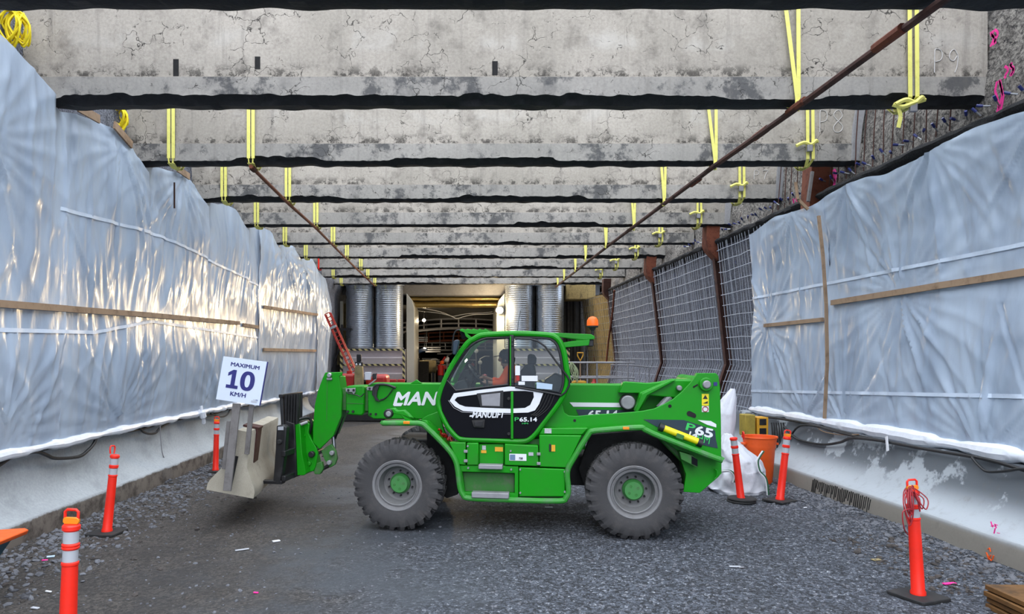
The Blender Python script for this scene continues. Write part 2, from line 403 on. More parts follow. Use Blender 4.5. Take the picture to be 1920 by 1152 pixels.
def plastic():
    t = NT('white_plastic_sheeting'); w1 = t.noise(1.6, 5, .6, t.coord((1, 1.3, .35))); w2 = t.noise(9, 5, .6, t.coord((1, 1, .3)), dist=1.2)
    c = t.mix(t.ramp(w1, .35, .7), (.60, .72, .87), (.44, .54, .68)); t.col(c)
    t.set(Roughness=.30, Specular_IOR_Level=.6, Coat_Weight=.12, Coat_Roughness=.12)
    t.bump(t.math('ADD', t.math('MULTIPLY', w1, 1.2), t.math('MULTIPLY', w2, .5)), .22, .04)
    tr = t.n('ShaderNodeBsdfTranslucent'); tr.inputs[0].default_value = (.66, .72, .82, 1)
    tp = t.n('ShaderNodeBsdfTransparent')
    m1 = t.n('ShaderNodeMixShader'); m1.inputs[0].default_value = .22; t.l(t.b.outputs[0], m1.inputs[1]); t.l(tr.outputs[0], m1.inputs[2])
    m2 = t.n('ShaderNodeMixShader'); m2.inputs[0].default_value = .10; t.l(m1.outputs[0], m2.inputs[1]); t.l(tp.outputs[0], m2.inputs[2])
    t.l(m2.outputs[0], t.t.nodes['Material Output'].inputs[0]); return t.m
M['plastic'] = plastic()
M['plastic_fold'] = pm('folded_white_plastic', (.74, .78, .85), .3, damt=.25, dscale=7, bump=.6, bscale=9)
M['tape'] = pm('clear_white_tape', (.60, .70, .83), .35, damt=.3)
def hazard():
    t = NT('black_yellow_hazard_stripe'); w_ = t.n('ShaderNodeTexWave'); w_.inputs['Scale'].default_value = 2.3; w_.bands_direction = 'DIAGONAL'
    t.l(t.coord((1, 0, 1)), w_.inputs[0]); t.col(t.mix(t.ramp(w_.outputs['Fac'], .48, .52), (.02, .02, .02), (.55, .48, .22))); return t.m
M['hazard'] = hazard()
def duct():
    t = NT('galvanised_spiral_duct'); s = t.n('ShaderNodeSeparateXYZ'); t.l(t.tc.outputs['Object'], s.inputs[0])
    t.col((.55, .60, .66)); t.set(Metallic=.9, Roughness=t.ramp(t.noise(1, 2), .3, .7, .25, .32)); return t.m
M['duct'] = duct()
M['foil'] = pm('gold_foil_insulation', (.45, .33, .12), .3, .8, damt=.5, bump=1, bscale=9)
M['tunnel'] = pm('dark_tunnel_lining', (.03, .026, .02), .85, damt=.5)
M['sheet_dark'] = pm('dark_corrugated_steel', (.055, .052, .047), .55, .3, damt=.4)
M['panel_pink'] = pm('pale_pinkish_panel', (.72, .67, .70), .5, damt=.2)
# ------------------------------------------------ ground and walls
def smooth(a, b, x):
    t = max(0, min(1, (x - a) / (b - a))); return t * t * (3 - 2 * t)
def gz(x, y):
    berm = .10 * smooth(4.6, 5.9, x) + .06 * smooth(-4.3, -5.3, x)
    return .02 * fb(x * .8, y * .8, 0) + berm * (.6 + .8 * abs(nz(x * 2, y * 2, 4))) * (1 if y < 22 else .3)
mb = MB()
xs = [-8 + i * .1 for i in range(171)]; ys = [-4 + j * .15 * (1 + j * .004) for j in range(190)]
mb.grid(len(xs), len(ys), lambda i, j: (xs[i], ys[j], gz(xs[i], ys[j])))
mb.add([(-8, ys[-1], 0), (9, ys[-1], 0), (9, 75, 0), (-8, 75, 0)], [(0, 1, 2, 3)])
struct(mb.build('floor', M['ground'], fix=False))
def wallgrid(name, prof, y0, y1, mt, amp=.05, step=.12, sub=4):
    pr = [Vector((a, 0, b)) for a, b in prof]; pts = []
    for i in range(len(pr) - 1):
        for k in range(sub): pts.append(pr[i].lerp(pr[i + 1], k / sub))
    pts.append(pr[-1]); n = int((y1 - y0) / step) + 1; sg = 1 if prof[0][0] < 0 else -1
    mb = MB(); mb.grid(n, len(pts), lambda i, j: (pts[j].x + sg * amp * fb(y0 + i * step, pts[j].z * 1.5, 9, 4), y0 + i * step, pts[j].z))
    return mb.build(name, mt, fix=False, ang=60)
struct(wallgrid('wall_left', [(-5.95, 0), (-5.95, 2), (-5.75, 5.2), (-5.6, 5.7), (-5.68, 7.5), (-5.9, 9.5)], -4, 36, M['shotcrete'], .06))
struct(wallgrid('wall_right', [(6.6, 0), (6.6, 1.0), (6.95, 2.1), (6.62, 5.1)], -4, 31.5, M['shotcrete'], .05))
struct(wallgrid('wall_right_upper', [(6.75, 5.2), (6.85, 6.2), (7.0, 8.4), (7.1, 9.5)], -4, 31.5, M['rubble_wall'], .12, .08, 6))
mb = MB(); n = 240     # the dark torn lip between the lower and the upper right wall
mb.grid(n, 7, lambda i, j: (lambda y, a: (6.66 - (.26 + .05 * nz(y * 3, j)) * math.sin(a * math.pi) ** .6 + .02 * nz(y * 9, j * 2), y, 5.05 + .24 * a + .03 * nz(y * 2.2)))(-3 + i * .145, j / 6))
o = mb.build('trim_1', M['earth_edge'], fix=False); struct(o)
# low cast barriers along both sides
def barrier(name, prof, y0, y1, mt, label, joints, amp):
    pts = cr([(a, 0, b) for a, b in prof], 4); n = int((y1 - y0) / .1) + 1
    mb = MB(); mb.grid(n, len(pts), lambda i, j: (pts[j].x + amp * fb(y0 + i * .1, pts[j].z * 2, 2, 3) - (.0), y0 + i * .1, pts[j].z + (amp * .8 * nz((y0 + i * .1) * 1.2, 7) if pts[j].z > .2 else 0)))
    m = len(pts); b0 = 0; mb.f.append(tuple(range(m))); mb.m.append(0); mb.f.append(tuple((n - 1) * m + k for k in range(m))); mb.m.append(0)
    o = mb.build(name, mt, fix=False, ang=50); o['label'] = label; o['category'] = 'barrier'; return o
barrier('concrete_barrier', [(-5.22, -.1), (-5.22, .28), (-5.27, .33), (-5.42, .46), (-5.52, .65), (-5.58, 1.04), (-5.62, 1.08), (-5.9, 1.08), (-5.95, .9), (-5.95, -.1)], -3, 25.5, M['barrier_l'],
        'long low cast concrete barrier at the foot of the left plastic sheeting', [], .012)
barrier('concrete_barrier', [(5.80, -.1), (5.80, .30), (5.84, .34), (6.0, .44), (6.13, .62), (6.22, .85), (6.27, 1.04), (6.31, 1.08), (6.55, 1.08), (6.6, .9), (6.6, -.1)], -3, 15.6, M['barrier_r'],
        'long low cast concrete barrier with damp stains along the right wall', [], .008)
# paint marks on the right barrier foot
for nm, mt, px, py, lab in (('paint_mark', 'pink', 1880, 992, 'pink sprayed mark on the right barrier near the frame edge'), ('paint_mark', 'orange', 1857, 1042, 'orange sprayed arrow mark low on the right barrier')):
    c = PX(px, py, 5.79 if mt == 'orange' else 5.9); mb = MB()
    rr = random.Random(px)
    for k in range(7):
        a = Vector((c.x - .012, c.y + rr.uniform(-.05, .05), c.z + rr.uniform(-.06, .06))); b = a + Vector((0, rr.uniform(-.06, .06), rr.uniform(-.07, .07)))
        if mt == 'pink': a.x = b.x = 5.80 + .12 * max(0, a.z - .32); b.x = a.x
        mb.bar(a, b, .006, .012, up=(1, 0, 0))
    tag(mb.build(nm, M[mt]), lab, 'paint mark')
mb = MB(); rr = random.Random(77)
for k in range(34):
    y = 9.75 + k * .048; z = .30 - rr.uniform(0, .03); mb.bar((5.795, y, z), (5.795, y + .05, z - rr.uniform(.12, .24)), .010, .014, up=(1, 0, 0))
tag(mb.build('scuff_marks', M['rubber']), 'dark tyre scuff marks on the foot of the right barrier', 'scuff marks', kind='stuff')
# ------------------------------------------------ overhead concrete struts, one every 2.79 m
ZB = 5.58; YB = [8.94 + 2.79 * (i - 1) for i in range(10)]; YB[0] = 6.27
names = ['first dark strut overhead at the top edge of the photo', 'second overhead concrete strut, chalked P9 at its right end', 'third overhead concrete strut, chalked P8 at its right end',
         'fourth overhead concrete strut, chalked P7 at its right end', 'fifth overhead concrete strut from the front', 'sixth overhead concrete strut from the front',
         'seventh overhead concrete strut from the front, far down the cut', 'eighth overhead concrete strut from the front, with dark blotches', 'ninth overhead concrete strut, last but one before the tunnel mouth',
         'last overhead concrete strut, just before the tunnel mouth']
def make_beam(i):
    ox = -14 + 5.3 * i; Y = YB[i]; x0, x1 = -5.62, 6.82; n = 420
    def e(x):
        s = nz(x * .33 + i * 7.7, i * 3.1); a = smooth(.02, .08, s) * (.05 + .05 * abs(nz(x * 1.7, i)))
        if i == 1 and -5.3 < x < -1.9: a = max(a, smooth(-5.3, -4.9, x) * smooth(-1.9, -2.3, x) * (.07 + .03 * nz(x * 3)))
        if i == 2 and -3.9 < x < -2.2: a = max(a, .08 * smooth(-3.9, -3.6, x) * smooth(-2.2, -2.5, x))
        if i == 0: a = .02
        a *= .7 + .8 * abs(nz(x * 3.1, i, 9)); return .012 + a + .02 * max(0, nz(x * 9, i)) + .012 * abs(nz(x * 6, i)) + (.03 * abs(nz(x * 2.2, i, 5)) if a > .03 else 0)
    rows = [1.4, .9, .6, .312, .308, .2, .1]
    def fn(k, j):
        x = x0 + (x1 - x0) * k / (n - 1); ee = e(x); jj = .008 * nz(x * 4, i * 2)
        if j < 4: y, z = 0 + .006 * nz(x * 1.3, rows[j] * 3, i), rows[j] + (jj if j == 3 else 0)
        elif j < 7: y, z = -.03 + .005 * nz(x * 2, rows[j] * 5, i), rows[j] + (jj if j == 4 else 0)
        elif j == 7: y, z = -.03, ee
        elif j == 8: y, z = -.03 + ee * .9, ee * .45 + .03 * nz(x * 5, i, 3)
        elif j == 9: y, z = .08, -.015 + .03 * nz(x * 3, i, 8) - .01
        elif j == 10: y, z = .24, -.01 + .03 * nz(x * 3.3, i, 12)
        elif j == 11: y, z = .34, .015 + .03 * nz(x * 2.5, i, 14)
        else: y, z = .34, (.05, 1.4)[j - 12]
        return (x - ox, y, z)
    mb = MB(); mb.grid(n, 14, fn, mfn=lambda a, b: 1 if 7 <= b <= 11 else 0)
    mb.f.append(tuple(range(14))); mb.m.append(0); mb.f.append(tuple((n - 1) * 14 + k for k in range(14))); mb.m.append(0)
    mb.f += [(k * 14, k * 14 + 13, (k + 1) * 14 + 13, (k + 1) * 14) for k in range(n - 1)]; mb.m += [0] * (n - 1)
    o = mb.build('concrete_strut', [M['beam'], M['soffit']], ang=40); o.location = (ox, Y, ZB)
    tag(o, names[i], 'beam', 'concrete struts across the cut'); return o, ox
BEAM = [make_beam(i) for i in range(10)]
def chalk(i, s, px0, py0, px1, py1):
    o, ox = BEAM[i]; Y = YB[i] - .006
    strokes = {'P': [[(0, 0), (.02, .5), (.05, .95), (.3, 1), (.6, .92), (.68, .7), (.5, .52), (.08, .46)]], '8': [[(.5, .52), (.85, .75), (.6, 1), (.25, .95), (.1, .75), (.5, .5), (.9, .25), (.65, .02), (.2, .02), (.08, .25), (.5, .52)]],
               '9': [[(.85, .75), (.55, .98), (.2, .85), (.15, .6), (.5, .5), (.85, .72), (.8, .3), (.6, 0)]], '7': [[(.1, .98), (.85, 1), (.5, .5), (.35, 0)]]}
    mb = MB(); a = P(px0, py1, Y); b = P(px1, py0, Y); W = (b.x - a.x) / len(s); H = b.z - a.z
    for q, ch in enumerate(s):
        for st in strokes[ch]:
            pts = cr([(a.x - ox + W * (q + .85 * u), -.006, a.z - ZB + H * v) for u, v in st], 5)
            mb.tube(pts, .0055, 5)
    mb.build('chalk_mark', M['chalk'], o)
chalk(1, 'P9', 1752, 92, 1803, 136); chalk(2, 'P8', 1537, 207, 1586, 248); chalk(3, 'P7', 1414, 320, 1444, 336)
for px, py, h_ in ((330, 130, .26), (483, 118, .16), (928, 128, .18)):     # slots left by the formwork
    p = P(px, py, YB[1]); o, ox = BEAM[1]
    MB().box((p.x - ox, .02, p.z - ZB), (.07, .05, h_)).build('form_slot', M['dark_liner'], o)
# pale end caps where the struts meet the right wall
for i in (2, 3, 4):
    mb = MB(); Y = YB[i]
    mb.prism([(6.62, Y - .05, ZB + .02), (6.74, Y - .05, ZB + .02), (6.80, Y - .06, ZB + .6), (6.92, Y - .06, ZB + 1.35), (6.78, Y - .05, ZB + 1.35), (6.66, Y - .05, ZB + .6)], (0, .06, 0))
    mb.build('mortar_edge', M['portal'], BEAM[i][0]).location = (-BEAM[i][1], -Y, -ZB)
# ------------------------------------------------ plastic sheeting
def creases(y0, y1, ztf, zbf, pins, seed, dens):
    rr = random.Random(seed * 7 + 1); out = []
    for (py_, pz_, k_) in pins:
        for q in range(9):
            up = (pz_ < 2) or (pz_ < 4.2 and q % 2); a = R(rr.uniform(-48, 48)); uy_, uz_ = math.sin(a), math.cos(a) * (1 if up else -1)
            out.append((py_ + rr.uniform(-.04, .04), pz_, uy_, uz_, rr.uniform(.8, 2.4), .012, rr.uniform(.03, .07), rr.choice((1, 1, -1)) * rr.uniform(.018, .05)))
    for q in range(int((y1 - y0) * dens)):
        y = rr.uniform(y0, y1); zt, zb = ztf(y), zbf(y); z = rr.choice((zt, zb + (zt - zb) * rr.random(), zb, (zt + zb) / 2)); a = R(rr.gauss(6, 13)); up = z < zb + .3 or (rr.random() < .5 and z < zt - 1)
        out.append((y, z, math.sin(a), math.cos(a) * (1 if up else -1), rr.uniform(.7, 2.8), rr.uniform(.012, .03), rr.uniform(.025, .06), rr.choice((1, -1)) * rr.uniform(.01, .035)))
    return out
def make_sheet(sg, y0, y1, Xf, ztf, zbf, battens, label, seed, tapes=(), hem=.06, step=.036, amp=1.0, hem_mt='plastic_fold', pins=(), taut=.55, dens=4):
    cr_ = creases(y0, y1, ztf, zbf, pins, seed, dens)
    def surf(y, t):
        zt, zb = ztf(y), zbf(y); z = zb + (zt - zb) * t
        damp = 1.0
        for bz in battens:
            b_ = bz(y)
            if b_ is not None: damp *= .12 + .88 * smooth(0, .7, abs(z - b_))
        damp *= .3 + .7 * smooth(0, .5, z - zb); damp *= .35 + .65 * smooth(0, .6, zt - z)
        a = y * 1.9 + seed + .35 * nz(z * .6, y * .4, seed) * 3 + (z - 3) * .3 * nz(y * .25, seed)
        va = .45 + 1.1 * abs(nz(y * .5, z * .35, seed + 20)) * 1.6; r1 = (1 - 2.2 * abs(nz(a, z * .12, seed))) * .075 * va
        r2 = (1 - 2.4 * abs(nz(a * 2.9 + z * .8 * nz(y * .7, 4), z * .25, seed + 5))) * .036 * va
        dg = nz((y * .8 + z * 1.0) * 1.9, (y - z) * .3, seed + 9) * .06 + (.5 - abs(nz((y * 1.1 - z * .7) * 3.1, (y + z) * .4, seed + 19))) * .05
        fine = nz(y * 9 + z * 3.5 * nz(y, z, 2), z * 2.3, seed) * .013
        ce = nz(a * 1.3 + z * .5 * nz(y * .3, seed + 2), z * .28, seed + 31) * 5.0; cre = .030 * math.exp(-(ce * ce) * 6) - .018 * math.exp(-((ce - .9) ** 2) * 9)
        ce2 = nz((y - z * .7) * 1.2, (y + z) * .5, seed + 41) * 5.0; cre += .018 * math.exp(-(ce2 * ce2) * 7)
        d = ((.85 * r1 + .6 * r2 + .3 * dg) * taut + .3 * fine + cre * .5) * damp * amp
        for (ya, za, uy_, uz_, L_, w0, w1, h_) in cr_:
            ey, ez = y - ya, z - za; s_ = (ey * uy_ + ez * uz_) / L_
            if -.05 < s_ < 1.05:
                q_ = abs(ey * uz_ - ez * uy_); w_ = w0 + (w1 - w0) * s_
                if q_ < 3 * w_: d += h_ * math.exp(-(q_ / w_) ** 2) * min(1, max(0, s_ + .05) * 8) * max(0, 1 - s_ * s_) * (.3 + .7 * damp)
        for (py_, pz_, k_) in pins:          # folds fan out of a nailed point
            dy, dz = y - py_, z - pz_; rr = math.hypot(dy, dz)
            wv = math.sin(math.atan2(dz, dy) * k_ * 1.3 + 2 * nz(rr * 1.2, k_, py_)); d += .02 * amp * (1 - 1.6 * abs(wv) ** .7) * smooth(0, .3, rr) * math.exp(-rr / 1.7)
        return Vector((Xf(y, z) + sg * (d + .04), y, z))
    n = int((y1 - y0) / step) + 1; m = 96
    mb = MB(); mb.grid(n, m, lambda i, j: surf(y0 + (y1 - y0) * i / (n - 1), j / (m - 1)))
    o = mb.build('plastic_sheet', M['plastic'], fix=False, ang=180); tag(o, label, 'plastic sheet')
    pts = []; rs = []; k = int((y1 - y0) / .09)
    for q in range(k + 1):
        y = y0 + (y1 - y0) * q / k; p = surf(y, 0); g = abs(math.sin(y * 2.1 + nz(y, seed) * 2)) ** .7
        pts.append(p + Vector((sg * .01, 0, .02 * nz(y * 3, seed) + .02))); rs.append(hem * (.55 + .6 * g + .2 * nz(y * 6, 1)))
    MB().tube(pts, rs, 10).build('rolled_hem', M[hem_mt], o)
    for zf in tapes:
        mb = MB(); nn = int((y1 - y0) / .1)
        def tp(i, j):
            y = y0 + (y1 - y0) * i / nn; z = zf(y) + (j - .5) * .05; t_ = (z - zbf(y)) / (ztf(y) - zbf(y)); p = surf(y, t_); p.x += sg * .014; return p
        mb.grid(nn + 1, 2, tp); mb.build('seam_tape', M['tape'], o, fix=False)
    return surf, o
def lerpf(*pts):
    def f(y):
        if y <= pts[0][0]: a, b = pts[0], pts[1]
        else:
            a, b = pts[-2], pts[-1]
            for i in range(len(pts) - 1):
                if pts[i][0] <= y <= pts[i + 1][0]: a, b = pts[i], pts[i + 1]; break
        return a[1] + (b[1] - a[1]) * (y - a[0]) / (b[0] - a[0])
    return f
def saw(y):
    k = ((y - 8.94) / 2.79) % 1; return k
def ztL(y):
    k = saw(y); return 5.50 + .26 * math.sin(min(1, k / .75) * math.pi * .62) - .32 * smooth(.62, 1, k) + .03 * nz(y * 2)
def XL(y, z): return -5.36 - .12 * smooth(2.5, 1.0, z) + .10 * smooth(.2, .95, saw(y)) * smooth(3.2, 5, z)
def bat(f, a, b): return lambda y: f(y) if a <= y <= b else None
bl = lerpf((7.5, 2.88), (11.8, 3.0), (16.7, 3.1), (18.4, 3.15)); bl2 = lerpf((18.4, 3.62), (26, 3.86)); bl3 = lerpf((18.4, 2.48), (26, 2.52))
zbL = lambda y: 1.09 + .03 * nz(y * 1.5, 3)
tu = lerpf((6, 4.1), (9.5, 4.27), (12.5, 4.44), (18.6, 4.15)); tl = lerpf((6, 2.55), (10.1, 2.64), (12, 2.9), (18, 2.8))
S1, o1 = make_sheet(1, 4.6, 9.35, lambda y, z: XL(y, z) + .03, lambda y: lerpf((4.6, 6.3), (8.0, 5.95), (8.75, 5.72), (9.35, 5.50))(y), zbL, [bat(bl, 0, 20)], 'white plastic sheet at the left frame edge, nearest the camera', 3, (tl,), pins=((7.6, 4.8, 9), (8.2, 1.5, 10)))
S2, o2 = make_sheet(1, 9.2, 18.4, XL, ztL, zbL, [bat(bl, 0, 20)], 'long white plastic sheet on the left wall behind the speed sign', 11, (tu, tl), pins=((10.8, 5.6, 9), (13.2, 5.7, 8), (11, 1.3, 11), (15.5, 1.2, 9)), taut=.5, dens=6)
S3, o3 = make_sheet(1, 18.25, 25.8, lambda y, z: XL(y, z) + .05, ztL, lambda y: lerpf((18.2, 1.02), (26, .95))(y), [bat(bl2, 18, 27), bat(bl3, 18, 27)], 'far left plastic sheet with two battens, golden in the work light', 23, (), amp=1.3, pins=((21, 5.5, 9), (23.5, 5.4, 8)))
# loose end curtain of the far left sheeting
S4, o4 = make_sheet(1, 25.5, 27.6, lambda y, z: -5.30 + .11 * (y - 25.5) * smooth(1, 5, z), lambda y: lerpf((25.5, 5.5), (26.6, 5.3), (27.6, 4.2))(y), lambda y: lerpf((25.5, 1.0), (26.9, 1.1), (27.6, 3.6))(y), [], 'loose pale curtain of plastic at the far end of the left wall', 31, (), amp=1.8, hem=.02)
def batten(name, label, surf, zbf, ztf, zf, y0, y1, sg, mt='wood', seg=.6, n_pieces=1, w=.085):
    mb = MB(); k = max(1, int((y1 - y0) / seg)); pts = []
    for q in range(k + 1):
        y = y0 + (y1 - y0) * q / k; z = zf(y); p = surf(y, (z - zbf(y)) / (ztf(y) - zbf(y))); pts.append(Vector((p.x + sg * .035, y, z)))
    vs = []
    for p in pts:
        for dx, dz in ((-.02, -w / 2), (.02, -w / 2), (.02, w / 2), (-.02, w / 2)): vs.append((p.x + dx, p.y, p.z + dz))
    fs = [(q * 4 + a, q * 4 + (a + 1) % 4, q * 4 + 4 + (a + 1) % 4, q * 4 + 4 + a) for q in range(k) for a in range(4)] + [(3, 2, 1, 0), tuple(k * 4 + a for a in range(4))]
    mb.add(vs, fs); return tag(mb.build(name, M[mt], smooth=False), label, 'wood batten', 'battens clamping the plastic')
batten('wood_batten', 'pine batten across the left sheet at the left frame edge', S1, zbL, lambda y: lerpf((4.6, 6.3), (8.0, 5.95), (8.75, 5.72), (9.35, 5.50))(y), bl, 5.2, 9.3, 1)
batten('wood_batten', 'long pine batten on the left sheet left of the speed sign', S2, zbL, ztL, bl, 9.34, 16.7, 1)
batten('wood_batten', 'short pine batten just above and right of the speed sign', S2, zbL, ztL, lambda y: 3.07, 17.0, 18.3, 1)
batten('wood_batten', 'upper batten on the far left plastic sheet', S3, lambda y: lerpf((18.2, 1.02), (26, .95))(y), ztL, bl2, 18.6, 25.6, 1)
batten('wood_batten', 'lower batten on the far left plastic sheet', S3, lambda y: lerpf((18.2, 1.02), (26, .95))(y), ztL, bl3, 18.6, 25.4, 1)
for yy, lab in ((9.75, 'short brown wood cleat on top of left sheet nearest the camera'), (10.75, 'short brown wood cleat on top of left sheet, second one'), (13.1, 'short brown wood cleat on top of the left sheet below the third strut')):
    z = ztL(yy); tag(MB().bar((-5.2, yy - .28, z + .02), (-5.2, yy + .28, ztL(yy + .28) + .0), .03, .12).build('wood_cleat', M['wood'], smooth=False), lab, 'wood cleat')
p = PX(327, 365, -5.18); tag(MB().bar(p + Vector((0, 0, -.25)), p + Vector((0, 0, .22)), .025, .02).build('rusty_stake', M['dark_rust'], smooth=False), 'thin brown stake standing upright on the left sheet', 'stake')
# right side sheets
def XR(y, z): return 6.36 - .06 * smooth(4, 5, z) + .05 * smooth(2.5, 3.5, z) * smooth(5, 4, z)
ztR = lambda y: 5.02 + .05 * math.sin(y * 2.4) + .03 * nz(y * 2, 8) - .05 * smooth(12.6, 15, y)
zbR = lambda y: 1.14
tR1 = lambda y: 3.55; tR2 = lerpf((5, 1.95), (15, 1.55)); bR = lerpf((5, 3.25), (11.9, 3.2)); bRs = lambda y: 2.93
S5, o5 = make_sheet(-1, 3.4, 11.93, XR, ztR, zbR, [bat(bR, 0, 11.93)], 'big white plastic sheet on the right wall, nearest the camera', 41, (tR1, tR2), hem=.10, amp=.85, taut=.16, dens=3, pins=((9.2, 5.1, 9), (7.4, 5.0, 8), (11.2, 5.05, 8), (10.0, 3.2, 12), (8.4, 1.1, 12), (11.4, 1.15, 9)))
S6, o6 = make_sheet(-1, 11.9, 14.95, XR, ztR, zbR, [bat(bRs, 0, 14.3)], 'narrow white plastic sheet at the far end of the right sheeting', 53, (tR1, tR2), hem=.09, amp=1.0, taut=.22, dens=4, pins=((14.2, 2.93, 7), (13, 5, 8), (12.6, 1.2, 9)))
batten('wood_batten', 'long brown batten across the big right sheet', S5, zbR, ztR, bR, 5.2, 11.75, -1)
batten('wood_batten', 'short batten across the narrow right sheet', S6, zbR, ztR, bRs, 12.0, 14.3, -1, w=.07)
mb = MB(); pr = [PX(1535, 405, 6.17), PX(1543, 480, 6.17), PX(1549, 570, 6.17), PX(1551, 680, 6.2), PX(1546, 785, 6.24)]
for a, b in zip(pr[:-1], pr[1:]): mb.bar(a, b, .03, .05, up=(1, 0, 0))
tag(mb.build('wood_lath', M['wood'], smooth=False), 'thin upright lath over the seam between the right sheets', 'wood batten')
# ------------------------------------------------ right mesh wall: piles and wire mesh panels
wp = [(1.05, 6.50), (1.5, 6.62), (2.1, 6.84), (5.12, 6.50)]
def XW(z):
    for (z0, a), (z1, b) in zip(wp[:-1], wp[1:]):
        if z0 <= z <= z1: return a + (b - a) * (z - z0) / (z1 - z0)
    return wp[0][1] if z < wp[0][0] else wp[-1][1]
mlabs = ['wire mesh panel on right wall beside the plastic edge', 'wide wire mesh panel on right wall behind the machine rear', 'wire mesh panel on right wall, third from the plastic', 'distant wire mesh panel next to the gold-lit sandy wall']
for (ya, yb), lab in zip(((14.6, 17.3), (17.75, 22.9), (23.3, 27.0), (27.0, 30.2)), mlabs):
    mb = MB(); rr = random.Random(int(ya)); k = int((yb - ya) / .17)
    for q in range(k + 1):
        y = ya + .05 + (yb - ya - .1) * q / k; w_ = rr.uniform(-.02, .02)
        mb.tube([(XW(z) - .07 + rr.uniform(-.015, .015), y + w_ * (z - 2), z) for z in (.4, 1.05, 1.6, 2.1, 3.1, 4.1, 5.1)], .008, 4, caps=False)
    z = .6
    while z < 5.1:
        mb.tube([(XW(z) - .085 + rr.uniform(-.012, .012), ya + (yb - ya) * q / 6, z + .03 * nz(q, z * 3, ya)) for q in range(7)], .0105, 4, caps=False); z += .27
    tag(mb.build('wire_mesh_panel', M['mesh_wire'], smooth=True, fix=False), lab, 'wire mesh', 'wire mesh panels')
plabs = {12.6: 'rust red steel pile head rising between the right plastic and the strut chalked P7', 17.52: 'dark steel pile just right of the machine rear end', 23.1: 'slim rusty steel pile on the mesh wall, behind the machine rear', 29.9: 'farthest dark steel pile beside the gold-lit sandy wall'}
for y, lab in plabs.items():
    t = thing('steel_pile', lab, 'steel pile', (0, y, 0)); mb = MB(); zs = [.2, 1.05, 2.1, 5.1]
    for z0, z1 in zip(zs[:-1], zs[1:]):
        a, b = Vector((XW(z0) - .1, 0, z0)), Vector((XW(z1) - .1, 0, z1)); mb.bar(a, b, .14 if y > 13 else .1, .02, up=(1, 0, 0)); mb.bar(a + Vector((.09, .0, 0)), b + Vector((.09, 0, 0)), .02, .16, up=(1, 0, 0))
    if y > 13: mb.build('flange', M['dark_rust'], t)
    mb = MB(); mb.prism([(6.28, -.17, 4.75), (6.5, -.17, 4.75), (6.72, -.17, 5.2), (6.72, -.17, 5.9), (6.34, -.17, 5.9), (6.30, -.17, 5.2)] if y < 13 else [(6.26, -.17, 4.95), (6.5, -.17, 4.7), (6.55, -.17, 5.65), (6.22, -.17, 5.65), (6.2, -.17, 5.1)], (0, .34, 0))
    mb.build('head_plate', M['rust'] if y < 25 else M['dark_rust'], t, bevel=.01)
# two sticks leaning on the near pile head
for a, b, lab in (((1523, 322), (1515, 378), 'pale grey stick leaning right of the rusty pile head'), ((1492, 342), (1496, 374), 'pale wooden stick at the left of the rusty pile head'), ((1496, 374), (1515, 393), 'short slanted wooden stick below the rusty pile head')):
    tag(MB().bar(P(*a, 11.62), P(*b, 11.6), .04, .045).build('wood_stick', M['grey_wood' if 'grey' in lab else 'wood'], smooth=False), lab, 'stick')
# ------------------------------------------------ tunnel mouth and what stands in it
def wbox(name, x0, x1, y0, y1, z0, z1, mt, parent=None, bevel=0):
    return MB().box(((x0 + x1) / 2, (y0 + y1) / 2, (z0 + z1) / 2), (x1 - x0, y1 - y0, z1 - z0)).build(name, M[mt], parent, bevel=bevel)
struct(wbox('ceiling', -9, 9, 33.0, 66, 5.78, 7.4, 'portal'))
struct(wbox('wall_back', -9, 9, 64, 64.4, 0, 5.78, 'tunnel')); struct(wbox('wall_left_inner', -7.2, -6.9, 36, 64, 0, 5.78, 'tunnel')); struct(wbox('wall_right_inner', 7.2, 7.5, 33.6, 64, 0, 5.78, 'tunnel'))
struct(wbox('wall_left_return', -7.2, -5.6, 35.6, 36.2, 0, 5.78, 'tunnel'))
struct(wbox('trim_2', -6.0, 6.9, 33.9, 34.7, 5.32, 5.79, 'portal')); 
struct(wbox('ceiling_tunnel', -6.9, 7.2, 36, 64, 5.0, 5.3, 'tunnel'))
struct(wallgrid('wall_right_far', [(6.75, 0), (6.7, 1.0), (6.9, 2.1), (6.6, 5.1)], 30.3, 33.9, M['gold_shot'], .05))
for o in C.objects:
    if o.name == 'wall_right_far':
        for v in o.data.vertices: v.co.x -= max(0, v.co.y - 30.5) * .18
mb = MB(); rr = random.Random(8)
for q in range(14): y = 30.5 + q * .24; mb.tube([(XW(z) + .0 - (y - 30.5) * .18 - .02, y, z) for z in (.5, 1.6, 2.1, 3.5, 5.05)], .006, 4, caps=False)
for q in range(15): z = .8 + q * .3; mb.tube([(XW(z) - .03, 30.5, z), (XW(z) - .03 - .6, 33.8, z)], .01, 4, caps=False)
tag(mb.build('wire_mesh_panel', M['steel'], fix=False), 'wire mesh over the gold-lit sandy curved wall by the tunnel mouth', 'wire mesh', 'wire mesh panels')
def corr(name, x0, x1, Y, z0, z1, mt, pitch=.3, d=.05, parent=None):
    mb = MB(); n = int((x1 - x0) / pitch) * 4
    mb.grid(n + 1, 2, lambda i, j: (x0 + (x1 - x0) * (i + .0) / n, Y + (d if i % 4 in (1, 2) else -d), z0 if j == 0 else z1))
    return mb.build(name, M[mt], parent, smooth=False, fix=False)
tag(corr('sheet_pile_wall', 5.1, 6.7, 34.0, 0, 5.3, 'sheet_dark'), 'dark corrugated steel sheeting right of the tunnel mouth', 'steel sheeting')
tag(corr('sheet_pile_wall', -6.6, -5.45, 33.9, 1.9, 4.9, 'tan', .26), 'tan corrugated panels behind the red lattice boom', 'steel sheeting')
